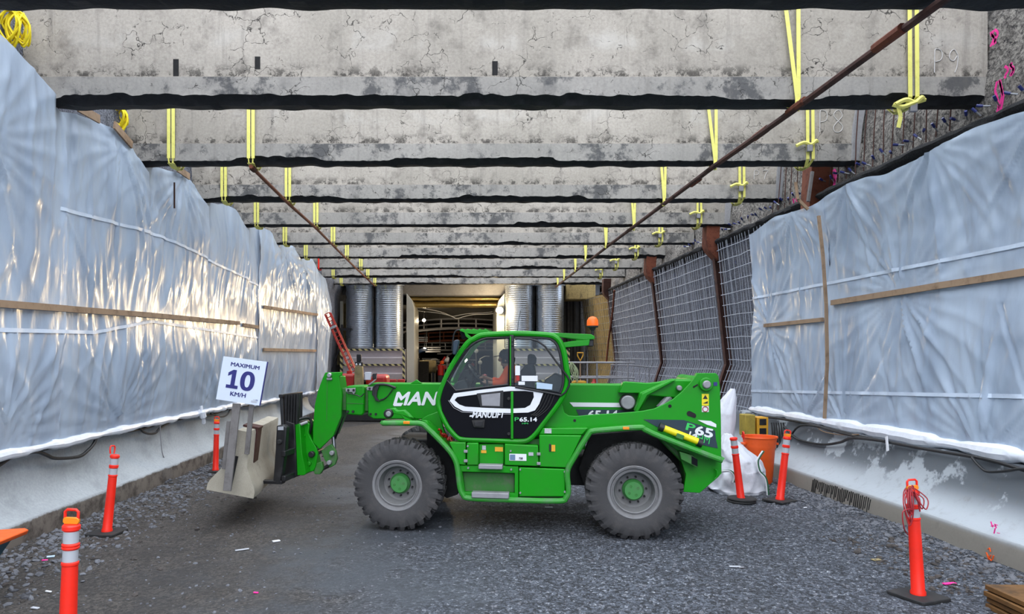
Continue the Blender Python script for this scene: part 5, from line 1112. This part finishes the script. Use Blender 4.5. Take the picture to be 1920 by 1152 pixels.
for i in range(2, 10):
    px1 = [0, 0, 323, 421, 482, 535, 574, 598, 625, 640][i]; px2 = [0, 0, 472, 541, 593, 625, 651, 677, 690, 703][i]
    strap(i, px1, 'red' if i == 7 else 'double', ('single red strap' if i == 7 else 'leftmost yellow strap pair') + ' around the %s strut from the front' % ords[i])
    strap(i, px2, 'double', 'yellow strap pair holding the left pipe at the %s strut from the front' % ords[i])
for i in range(1, 10):
    strap(i, [0, 1490, 1338, 1243, 1187, 1135, 1097, 1078, 1057, 1045][i], 'vee', 'pale yellow sling holding the right pipe at the %s strut from the front' % ords[i])
    if i < 9: strap(i, [0, 1706, 1515, 1388, 1309, 1237, 1192, 1155, 1126][i], 'ratchet', 'yellow ratchet strap near the right end of the %s strut from the front' % ords[i])
q = [P(475, 311, YB[2] + .1), P(541, 374, YB[3]), P(593, 423, YB[4]), P(651, 487, YB[6]), P(702, 531, YB[9])]
for p in q: p.z = ZB - .085
tag(MB().tube([q[0] + Vector((0, -.15, 0))] + q, .035, 8).build('overhead_pipe', M['rust']), 'rusty pipe slung under the struts on the left', 'pipe')
MB().lathe([(.045, -.06), (.055, -.05), (.055, .05), (.045, .06)], 12, 'y', q[0]).build('pipe_collar', M['dark_rust'], C.objects['overhead_pipe'])
q = [Vector((4.37, 5.6, ZB - .10)), Vector((4.34, YB[0], ZB - .10)), Vector((4.31, YB[1], ZB - .12)), Vector((4.28, YB[2], ZB - .10)), Vector((4.3, YB[5], ZB - .10)), Vector((4.42, YB[9] + .3, ZB - .10))]
pp = tag(MB().tube(q, .042, 8).build('overhead_pipe', M['dark_rust']), 'long dark pipe slung under the struts on the right', 'pipe')
for y_, r_ in ((YB[1] - .1, .052), (YB[1] + .95, .05), (YB[2] + .9, .05), (6.95, .055)): MB().cyl((4.31, y_ - .22, ZB - .105), (4.31, y_ + .22, ZB - .105), r_, 8).build('pipe_sleeve', M['rust'], pp)
def coil(name, c, w_, h_, n, mt, r_, lab, seed, cat='rope', dy=.05, dx=0):
    rr = random.Random(seed); pts = []
    for k in range(n):
        a = Vector((rr.uniform(-.25, .25) * w_, rr.uniform(-dy, dy), 0)); wl = w_ * rr.uniform(.25, .5); hl = h_ * rr.uniform(.65, 1)
        pts += [c + a, c + a + Vector((-wl + dx * .3, rr.uniform(-dy, dy), -hl * .45)), c + a + Vector((rr.uniform(-.2, .2) * w_ + dx, rr.uniform(-dy, dy), -hl)), c + a + Vector((wl + dx * .3, rr.uniform(-dy, dy), -hl * .45))]
    return tag(MB().tube(cr(pts, 5), r_, 6).build(name, M[mt]), lab, cat)
coil('rope_coil', P(30, 22, 8.6), .28, .50, 13, 'yellow_rope', .013, 'yellow rope coil hanging on the second strut at the left frame edge', 1, dy=.06)
coil('rope_coil', P(218, 200, 11.45), .30, .42, 12, 'yellow_rope', .014, 'yellow rope coil on the third strut above the left plastic', 2, dy=.05, dx=.05)
# rebar, couplers and pink ribbons on the broken right wall
rr = random.Random(4)
for q in range(22):
    y = 9.35 + q * .25; x = 6.62 + .0 * q
    b = MB().tube([(x + rr.uniform(-.02, .02), y + rr.uniform(-.02, .02), 5.33), (x + .03, y, 5.9), (x + .08 + rr.uniform(-.03, .03), y + rr.uniform(-.04, .04), 6.75)], .009, 6).build('reinforcing_bar', M['dark_rust'])
    tag(b, 'rusty upright reinforcing bar standing out of the broken right wall', 'rebar', 'rusty bars on the right wall')
cm = None
for q in range(58):
    y = 7.2 + q * .165 * (1 + q * .006)
    if cm is None:
        t = thing('bar_coupler', 'small dark blue capped bar end along the torn edge of the right wall', 'bar coupler', group='capped bar ends on the right wall edge'); MB().cyl((0, 0, 0), (-.06, 0, .035), .018, 8).build('cap', M['blue_cap'], t); MB().cyl((.07, 0, -.03), (0, 0, 0), .011, 6).build('bar', M['steel'], t); cm = t
    else: t = dup(cm)
    t.location = (6.52 + rr.uniform(-.03, .03), y, 5.40 + rr.uniform(-.03, .05)); t.rotation_euler = (rr.uniform(-.8, .8), rr.uniform(-.4, .6), rr.uniform(-.8, .8))
for (px, py, h_, lab) in ((1887, 150, .42, 'long pink ribbon hanging on the broken wall at the right frame edge'), (1878, 55, .18, 'short pink ribbon high on the broken wall at the upper right'), (1572, 318, .3, 'pink ribbon bunch on the wall right of the rusty pile head'), (1498, 372, .16, 'small pink ribbon left of the rusty pile head'), (1905, 120, .15, 'pink ribbon knot at the right frame edge')):
    c = PX(px, py, 6.66); mb = MB()
    for k in range(3):
        x0 = rr.uniform(-.06, .06); pts = [c + Vector((-.08, x0 + .03 * math.sin(j * 1.7 + k), -h_ * j / 4)) for j in range(5)]
        for a, b in zip(pts[:-1], pts[1:]): mb.bar(a, b, .03, .004, up=(1, 0, 0))
    tag(mb.build('pink_ribbon', M['pink']), lab, 'ribbon')
# ------------------------------------------------ delineator posts
def delineator(px, py, lean, lab, rz=.1, Yo=None, loc=None, nodark=False, k=1.0, tip='amber', round_base=False):
    p = PZ(px, py, .03) if loc is None else Vector(loc); g = gz(p.x, p.y)
    t = thing('delineator_post', lab, 'delineator post', (p.x, p.y, g), (0, 0, 0), 'orange delineator posts'); t.scale = (k, k, k)
    if not round_base:
        s = .19; pts = [(-s, -s + .02, 0), (-s + .02, -s, 0), (s - .02, -s, 0), (s, -s + .02, 0), (s, s - .02, 0), (s - .02, s, 0), (-s + .02, s, 0), (-s, s - .02, 0)]
        rm = Matrix.Rotation(rz, 3, 'Z'); MB().prism([rm @ Vector(a) for a in pts], (0, 0, .035)).build('base', M['rubber'], t, bevel=.008)
    else:
        for q in range(2): MB().lathe([(.001, q * .035), (.21, q * .035), (.22, .015 + q * .035), (.21, .032 + q * .035), (.001, .032 + q * .035)], 24, 'z', (q * .01, 0, 0)).build('base', M['rubber'], t)
    rm = Matrix.Rotation(R(lean), 3, 'Y')
    def add(prof, nm, mt): o = MB().lathe(prof, 28, 'z').build(nm, M[mt], t); o.rotation_euler = (0, R(lean), 0); return o
    tube_ = add([(.066, .03), (.066, .06), (.058, .075), (.055, .4), (.051, .74), (.056, .745), (.056, .76), (.049, .765), (.048, .98), (.058, .985), (.058, 1.01), (.05, 1.02), (.001, 1.025)], 'post_body', 'orange_post')
    add([(.0495, .768), (.0495, .848)], 'reflective_band', 'reflect'); add([(.0495, .895), (.0495, .975)], 'reflective_band', 'reflect')
    add([(.049, .85), (.057, .857), (.057, .866), (.052, .871), (.057, .876), (.057, .885), (.049, .892)], 'collar', 'orange_post')
    h = MB().tube([(-.035, 0, 1.02), (-.045, 0, 1.06), (-.045, 0, 1.105), (-.03, 0, 1.12), (.03, 0, 1.12), (.045, 0, 1.105), (.045, 0, 1.06), (.035, 0, 1.02)], .010, 8).build('handle', M['orange_post'], t); h.rotation_euler = (0, R(lean), R(0 if tip == 'amber' else 80))
    if tip == 'amber':
        a = MB().prism([(-.055, -.012, 1.035), (-.045, -.012, 1.022), (.045, -.012, 1.022), (.055, -.012, 1.035), (.055, -.012, 1.055), (.045, -.012, 1.068), (-.045, -.012, 1.068), (-.055, -.012, 1.055)], (0, .024, 0)).build('amber_reflector', M['amber'], t, bevel=.004); a.rotation_euler = (0, R(lean), 0)
    return t
delineator(128, 0, 2, 'orange delineator post cut by the bottom frame edge, nearest the camera on the left', loc=(-2.83, 5.0, 0), k=1.05)
delineator(200, 999, 6, 'orange delineator post with a pointed top by the left barrier', rz=-.1, tip='side')
delineator(404, 884, 1.5, 'small faded orange delineator post left of the speed sign', k=.97)
delineator(1390, 938, -7, 'orange delineator post leaning left in front of the white bag', tip='side', round_base=True)
delineator(1462, 940, 6.5, 'orange delineator post leaning right in front of the orange bin', rz=.5)
delineator(1722, 1115, -3.2, 'orange delineator post with red cord on top by the right barrier', rz=.35)
# cord draped over the last post
g = P(1706, 925, 6.53); rr = random.Random(12); pts = []
for k in range(11):
    s = -1 if k % 3 else 1; a = rr.uniform(.04, .13); hl = rr.uniform(.10, .3) if s < 0 else rr.uniform(.08, .16)
    pts += [g + Vector((rr.uniform(-.03, .03), rr.uniform(-.04, .06), rr.uniform(.02, .08))), g + Vector((s * a, rr.uniform(-.09, -.03), -hl * .3)), g + Vector((s * (a * .7), rr.uniform(-.1, -.05), -hl)), g + Vector((s * .03, rr.uniform(-.1, -.06), -hl * .5))]
pts += [P(1693, 960, 6.42), P(1695, 990, 6.42), P(1702, 1003, 6.5)]
tag(MB().tube(cr(pts, 5), .0055, 6).build('tangled_cord', M['red_cord']), 'tangled dark red cord draped over the near right delineator post', 'cord')
# ------------------------------------------------ bin, bags, yellow box
t = thing('orange_bin', 'orange round plastic bin between the white bag and the right barrier', 'bin', (5.36, 12.35, gz(5.36, 12.35)))
MB().lathe([(.001, .0), (.20, .0), (.21, .02), (.255, .62), (.265, .64), (.265, .67), (.27, .70), (.285, .80), (.30, .805), (.305, .82), (.30, .835), (.275, .83), (.26, .7), (.2, .04), (.001, .04)], 40, 'z', caps=False).build('bin_body', M['orange'], t)
for s in (-1, 1): MB().box((s * .29, 0, .70), (.05, .14, .04)).build('handle', M['orange'], t, bevel=.01)
def bag(name, lab, cen, prof_fn, nu, nv, mt, seed, amp, group=None):
    mb = MB()
    def fn(i, j):
        a = 2 * math.pi * i / nu; h = j / (nv - 1); cx__, cy__, rx, ry, z = prof_fn(h); f = 1 + amp * fb(math.cos(a) * 1.3 + seed, math.sin(a) * 1.3, h * 2.2, 4) + amp * .35 * (1 - 2 * abs(nz(a * 1.7, h * 3 + seed)))
        return (cx__ + rx * math.cos(a) * f, cy__ + ry * math.sin(a) * f, z + .03 * nz(a * 2, h * 4, seed) * (1 if 0 < j else 0))
    mb.grid(nu, nv, fn, closed_u=True); mb.f.append(tuple(i * nv + nv - 1 for i in range(nu))); mb.m.append(0)
    o = mb.build(name, M[mt], ang=60); o.location = cen; return o
def ip(tab):
    def f(h):
        for a, b in zip(tab[:-1], tab[1:]):
            if a[0] <= h <= b[0]:
                t = smooth(a[0], b[0], h); return tuple(a[k] + (b[k] - a[k]) * t for k in range(1, 6))
        return tab[-1][1:]
    return f
o = bag('bulk_bag', '', (4.72, 11.75, gz(4.7, 11.7)), ip([(0, 0, 0, .38, .35, 0), (.12, 0, 0, .44, .38, .06), (.45, .02, 0, .42, .36, .38), (.62, 0, 0, .36, .3, .54), (.8, -.1, 0, .24, .2, .74), (1, -.16, 0, .05, .04, .99)]), 64, 40, 'white_bag', 3, .22)
tag(o, 'slumped white bulk bag with green striped lifting loops', 'bulk bag')
for pts in ([(1432, 846), (1424, 858), (1421, 868), (1425, 885), (1437, 900), (1441, 934)], [(1354, 884), (1370, 884), (1378, 894), (1376, 905)]):
    MB().tube(cr([P(x, y, 11.35) - o.location for x, y in pts], 5), .02, 5).build('lifting_loop', M['cyl_green'], o); MB().tube(cr([P(x - 2, y, 11.33) - o.location for x, y in pts], 5), .012, 5).build('loop_stripe', M['white_decal'], o)
o = bag('tall_bag', '', (4.97, 12.9, gz(5, 12.9)), ip([(0, -.12, 0, .22, .2, 0), (.2, -.14, 0, .26, .24, .3), (.5, -.12, .05, .26, .22, .75), (.75, -.02, .1, .22, .18, 1.2), (.9, .12, .15, .13, .10, 1.48), (1, .2, .18, .04, .04, 1.66)]), 56, 40, 'white_bag', 9, .14)
tag(o, 'tall white bag leaning behind the telehandler rear end', 'bag')
t = thing('yellow_power_box', 'yellow power distribution box at the end of the right barrier', 'power box', (5.78, 13.6, .0))
MB().box((-.12, 0, .95), (.20, .3, .42)).build('box_body', M['yellow_box'] if 'yellow_box' in M else pm('faded_yellow_box', 'a8933a', .6, dirt='6d6136', damt=.6), t, bevel=.015); MB().box((.12, 0, .93), (.22, .3, .36)).build('socket_frame', M['mustard'], t, bevel=.01)
for z in (.84, 1.02): MB().box((.12, -.152, z), (.13, .02, .12)).build('socket', M['black'], t, bevel=.004)
for z in (.4, ): MB().box((0, .05, z), (.05, .05, .78)).build('post', M['grey_metal'], t)
mb = MB()
for k in range(7): mb.tube(cr([(6.0 + k * .045, 13.3, 1.02), (6.0 + k * .045 + .01, 13.25, .75), (6.0 + k * .045, 13.25, .55), (6.02 + k * .045, 13.3, .5), (6.03 + k * .045, 13.32, .75), (6.02 + k * .045, 13.34, 1.02)], 4), .014, 6)
tag(mb.build('cable_bundle', M['cable']), 'bundle of black cable loops hanging beside the yellow power box', 'cable')
def cab_(name, X, pts, r_, lab, mt='cable'): tag(MB().tube(cr([PX(x, y, X if len(pt) == 0 else pt[0]) for x, y, *pt in pts], 5), r_, 8).build(name, M[mt]), lab, 'cable')
cab_('power_cable', 6.19, [(1436, 783), (1449, 784), (1490, 790), (1531, 799), (1590, 813), (1633, 823), (1731, 842), (1829, 858), (1880, 870), (1960, 895)], .022, 'long black cable under the hem of the right plastic')
cab_('power_cable', 6.16, [(1476, 835), (1484, 816), (1500, 799), (1531, 800), (1556, 807), (1600, 818), (1640, 826)], .018, 'black cable looping up behind the right leaning post')
cab_('power_cable', 6.15, [(1470, 800), (1492, 822), (1520, 831), (1547, 834), (1575, 830), (1600, 822), (1660, 828)], .022, 'black cable drooping on the right barrier near its far end')
cab_('power_cable', 6.15, [(1822, 858), (1836, 874), (1852, 885), (1884, 884), (1920, 880), (1960, 890)], .016, 'thin black cable drooping at the right frame edge')
cab_('power_cable', 6.17, [(1531, 800), (1545, 810), (1580, 816), (1610, 815)], .009, 'thin tan cable on the right barrier', 'wood')
cab_('power_cable', -5.42, [(-30, 890), (0, 872), (21, 858), (45, 850), (70, 848), (88, 854), (105, 860), (147, 857), (165, 845), (176, 832), (183, 815)], .024, 'thick black cable drooping over the left barrier near the camera')
cab_('power_cable', -5.46, [(-30, 872), (0, 864), (40, 853), (87, 842), (150, 829), (195, 817), (262, 806), (297, 796), (335, 787), (370, 781), (401, 777), (436, 765), (480, 760)], .022, 'long black cable along the top of the left barrier')
cab_('power_cable', -5.44, [(190, 815), (230, 812), (258, 802), (268, 810), (280, 814), (292, 812), (300, 803), (320, 792)], .020, 'black cable with a short droop halfway along the left barrier')
cab_('power_cable', -5.40, [(300, 795), (301, 820), (304, 848), (309, 862), (315, 870)], .009, 'thin grey cord hanging down the left barrier', 'grey_metal')
cab_('power_cable', -5.44, [(395, 776), (412, 782), (425, 779), (432, 768)], .018, 'black cable bunch at the left barrier behind the speed sign')
c = PX(377, 775, -5.36); tag(MB().tube(cr([c + Vector((0, 0, .15)), c + Vector((.02, 0, .02)), c + Vector((.03, .05, -.12)), c + Vector((.02, .1, -.24))], 4), [.03] * 4 + [.07] * 4 + [.04] * 4 + [.015], 8).build('plastic_tuft', M['plastic_fold']), 'twisted tuft of plastic hanging over the left barrier', 'plastic')
c = PX(1666, 830, 6.16); tag(MB().bar(c + Vector((0, .05, .08)), c + Vector((-.03, -.03, -.12)), .05, .01, up=(1, 0, 0)).build('white_tag', M['white_decal']), 'short white strip hanging below the right plastic hem', 'strip')
# ------------------------------------------------ frame edge things
t = thing('skip', 'teal hopper with an orange rim at the left frame edge', 'hopper', (-4.75, 6.3, 0)); t.scale = (.97, .8, .86)
MB().prism([(-.35, -.4, .12), (.18, -.4, .12), (.50, -.4, .62), (.5, -.4, .68), (-.35, -.4, .66)], (0, .8, 0)).build('hopper_body', M['teal'], t, bevel=.015)
MB().prism([(-.4, -.46, .60), (.62, -.46, .67), (.64, -.46, .72), (.60, -.46, .74), (-.4, -.46, .67)], (0, .92, 0)).build('rim', M['orange'], t, bevel=.012)
MB().prism([(.18, -.3, .73), (.34, -.3, .74), (.30, -.3, .80), (.22, -.3, .84)], (0, .12, 0)).build('rim_bracket', M['orange'], t, bevel=.01)
MB().tube([(.2, -.25, .74), (.14, -.25, .90), (.17, -.25, .92), (.27, -.25, .91), (.3, -.25, .76)], .008, 6).build('lid_loop', M['grey_metal'], t)
for s in (-.3, .3): MB().box((-.1, s, .06), (.4, .08, .12)).build('skid', M['black'], t)
M['plank'] = pm('wet_brown_plank', '6b4a22', .6, dirt='33230f', damt=.8, dscale=4)
for k in range(4):
    tag(MB().box((5.12 + .02 * (k % 2), 6.02 + .01 * k, .025 + .055 * k + .0), (.72, .5, .045), Matrix.Rotation(R(-4 + k), 3, 'Z')).build('timber_plank', M['plank'], bevel=.006), ['bottom plank', 'second plank from the bottom', 'third plank from the bottom', 'top plank'][k] + ' of the small timber stack at the lower right corner', 'plank', 'planks stacked at the lower right')
# scraps
rr = random.Random(2)
for (px, py, w_, d_, mt, lab) in ((518, 1016, .09, .05, 'white_decal', 'white paper scrap on the ground below the jersey block'), (454, 1034, .16, .03, 'reflect', 'long thin pale splinter left of the front wheel'), (91, 1111, .07, .02, 'white_decal', 'small white stick beside the nearest left post'), (66, 1143, .08, .03, 'reflect', 'pale chip at the lower left corner'),
        (95, 1050, .08, .05, 'papers', 'pale blue wrapper in the rubble at the left'), (84, 1057, .06, .02, 'pink', 'pink wrapper scrap in the rubble at the left'), (1510, 958, .05, .02, 'white_decal', 'white scrap right of the leaning post'), (1378, 1066, .12, .03, 'reflect', 'pale splinter on the gravel right of the rear wheel'),
        (1390, 1068, .06, .02, 'grey_metal', 'small grey chip on the gravel right of the rear wheel'), (1780, 1098, .14, .04, 'pink', 'pink sprayed mark on gravel right of the near right post'), (1643, 1052, .10, .05, 'tan', 'tan flake on the gravel left of the near right post'), (480, 1115, .05, .02, 'pink', 'tiny pink strip on the ground, lower left of centre'), (1029, 952, .12, .02, 'white_decal', 'white splinter on the ground behind the machine sill')):
    p = PZ(px, py, 0); z = gz(p.x, p.y); tag(MB().box((p.x, p.y, z + .012), (w_, d_, .012), Matrix.Rotation(rr.uniform(-.4, .6), 3, 'Z')).build('scrap', M[mt], bevel=.003), lab, 'scrap')
# loose rubble against the walls: nobody could count it
ico = [(-.5257, 0, .8507), (.5257, 0, .8507), (-.5257, 0, -.8507), (.5257, 0, -.8507), (0, .8507, .5257), (0, .8507, -.5257), (0, -.8507, .5257), (0, -.8507, -.5257), (.8507, .5257, 0), (-.8507, .5257, 0), (.8507, -.5257, 0), (-.8507, -.5257, 0)]
icf = [(0, 4, 1), (0, 9, 4), (9, 5, 4), (4, 5, 8), (4, 8, 1), (8, 10, 1), (8, 3, 10), (5, 3, 8), (5, 2, 3), (2, 7, 3), (7, 10, 3), (7, 6, 10), (7, 11, 6), (11, 0, 6), (0, 1, 6), (6, 1, 10), (9, 0, 11), (9, 11, 2), (9, 2, 5), (7, 2, 11)]
def rubble(name, n, xf, mt, lab, seed, smin, smax):
    rr = random.Random(seed); mb = MB()
    for k in range(n):
        x, y = xf(rr); s = smin + (smax - smin) * rr.random() ** 4; z = gz(x, y); sx, sy, sz = s * rr.uniform(.7, 1.4), s * rr.uniform(.7, 1.4), s * rr.uniform(.4, .9); rm = Matrix.Rotation(rr.uniform(0, 6), 3, 'Z') @ Matrix.Rotation(rr.uniform(-.6, .6), 3, 'X')
        mb.add([rm @ Vector((a * sx * rr.uniform(.7, 1.2), b * sy * rr.uniform(.7, 1.2), c * sz)) + Vector((x, y, z + sz * .2)) for a, b, c in ico], icf)
    tag(mb.build(name, M[mt], smooth=False, fix=False), lab, 'rubble', kind='stuff')
rubble('rubble', 6000, lambda r: (-5.2 + min(2.2, abs(r.gauss(0, .55))), r.uniform(4.5, 18)), 'stone', 'grey broken stones along the left barrier foot', 1, .006, .042)
rubble('rubble', 5000, lambda r: (5.75 - min(1.9, abs(r.gauss(0, .42))), r.uniform(5.5, 16)), 'stone', 'grey broken stones along the right barrier foot', 2, .006, .038)
rubble('dark_crumbs', 900, lambda r: (-5.1 + min(3.0, abs(r.gauss(0, .8))), r.uniform(5, 16)), 'stone_dark', 'dark earth crumbs along the left side', 3, .008, .045)
rubble('dark_crumbs', 500, lambda r: (r.uniform(4.6, 5.7), r.uniform(6.6, 8.8)), 'stone_dark', 'dark spoil heap by the right barrier near the frame edge', 4, .008, .042)
rubble('loose_gravel', 5200, lambda r: (r.uniform(.3, 5.6), 5.2 + 9 * r.random() ** 1.6), 'stone', 'loose gravel scattered over the right half of the ground', 5, .006, .020)
rubble('loose_gravel', 1800, lambda r: (r.uniform(-5, .3), 5.2 + 10 * r.random() ** 1.5), 'stone', 'loose gravel scattered over the left half of the ground', 6, .006, .022)
# ------------------------------------------------ driver in the cab
pe = thing('person', 'driver in an orange work jacket and dark cap at the wheel of the cab', 'person', O_, (0, 0, ANG))
def skinned(name, chains, mt, parent, sub=2, root=0):
    vs = []; es = []; rad = []
    idx = {}
    for ch in chains:
        prev = None
        for p, r_ in ch:
            key = tuple(round(c, 4) for c in p)
            if key not in idx: idx[key] = len(vs); vs.append(key); rad.append(r_)
            if prev is not None and prev != idx[key]: es.append((prev, idx[key]))
            prev = idx[key]
    me = bpy.data.meshes.new(name); me.from_pydata(vs, es, []); me.materials.append(M[mt]); o = bpy.data.objects.new(name, me); C.objects.link(o); o.parent = parent
    s = o.modifiers.new('skin', 'SKIN'); s.use_smooth_shade = True
    sv = me.skin_vertices[0].data
    for k, r_ in enumerate(rad): sv[k].radius = (r_, r_) if not isinstance(r_, tuple) else r_; sv[k].use_root = (k == root)
    u = o.modifiers.new('sub', 'SUBSURF'); u.levels = sub; u.render_levels = sub; return o
pel = m(966, 732, .66); che = m(960, 702, .66); nk = m(955, 686, .66); hd = m(948, 672, .66); top = m(949, 664, .66)
sh = [m(958, 694, .48), m(958, 694, .84)]; el = [m(943, 721, .40), m(938, 718, .90)]; wr = [m(919, 719, .50), m(918, 712, .80)]; hn = [m(910, 717, .545), m(908, 708, .76)]
hip = [m(964, 737, .57), m(964, 737, .75)]; kn = [m(925, 735, .52), m(925, 735, .82)]; an = [m(902, 782, .52), m(902, 782, .82)]; to = [m(890, 788, .52), m(890, 788, .82)]
body = [[(pel, .14), (che, .13), (nk, .055), (hd + V(.01, 0, -.06), .07), (hd, .088), (top, .075)], [(hd + V(.01, 0, -.06), .07), (hd + V(-.07, 0, -.08), .042)], [(hd, .088), (hd + V(-.105, 0, -.03), .014)]]
for k in (0, 1):
    body += [[(che, .13), (sh[k], .058), (el[k], .045), (wr[k], .028), (hn[k], .036)], [(pel, .14), (hip[k], .09), (kn[k], .065), (an[k], .04), (to[k], .035)]]
    s = 1 if k == 0 else -1; h0 = hn[k]
    for f in range(4): a = h0 + V(-.03, (f - 1.5) * .019, .012 * (1 - abs(f - 1.5))); body.append([(h0, .036), (a, .010), (a + V(-.03, 0, -.005 * f), .009), (a + V(-.035, s * .004, -.035), .008)])
    body.append([(h0, .036), (h0 + V(-.005, s * .03, .02), .011), (h0 + V(-.03, s * .035, .035), .009)])
skinned('body', body, 'skin', pe)
skinned('work_jacket', [[(pel, .165), (che + V(0, 0, -.04), .16), (che + V(0, 0, .04), .14), (nk + V(.005, 0, -.02), .075)]] + [[(che + V(0, 0, .04), .14), (sh[k], .078), (el[k], .062), (wr[k] + V(.03, 0, 0), .046)] for k in (0, 1)], 'hivis', pe)
skinned('work_trousers', [[(pel + V(0, 0, -.02), .15), (hip[k], .105), (kn[k], .082), (an[k], .06)] for k in (0, 1)], 'dark_cloth', pe)
c = hd + V(.012, 0, .03)
cp = MB().lathe([(.100, -.03), (.104, .0), (.100, .035), (.08, .072), (.045, .09), (.001, .096)], 24, 'z', c, caps=False).build('cap', M['dark_cloth'], pe)
MB().prism([c + V(-.09, -.075, .0), c + V(-.16, -.05, -.012), c + V(-.18, 0, -.016), c + V(-.16, .05, -.012), c + V(-.09, .075, .0)], (0, 0, .01)).build('cap_peak', M['dark_cloth'], cp, bevel=.003)
MB().lathe([(.088, -.10), (.098, -.06), (.100, -.02)], 20, 'z', c + V(.022, 0, 0), caps=False).build('hair', M['dark_cloth'], pe)
for s in (-1, 1): MB().lathe([(.001, -.010), (.012, -.008), (.018, 0), (.012, .008), (.001, .010)], 12, 'y', hd + V(.01, s * .086, -.03)).build('ear', M['skin'], pe)
for s in (-1, 1): MB().lathe([(.001, -.008), (.009, -.004), (.01, 0), (.001, .008)], 10, 'x', hd + V(-.070, s * .034, -.008)).build('eye', M['white_decal'], pe)
MB().box(hd + V(-.066, 0, -.092), (.008, .045, .008)).build('mouth', M['red_cord'], pe, bevel=.003)
bpy.context.view_layer.update()
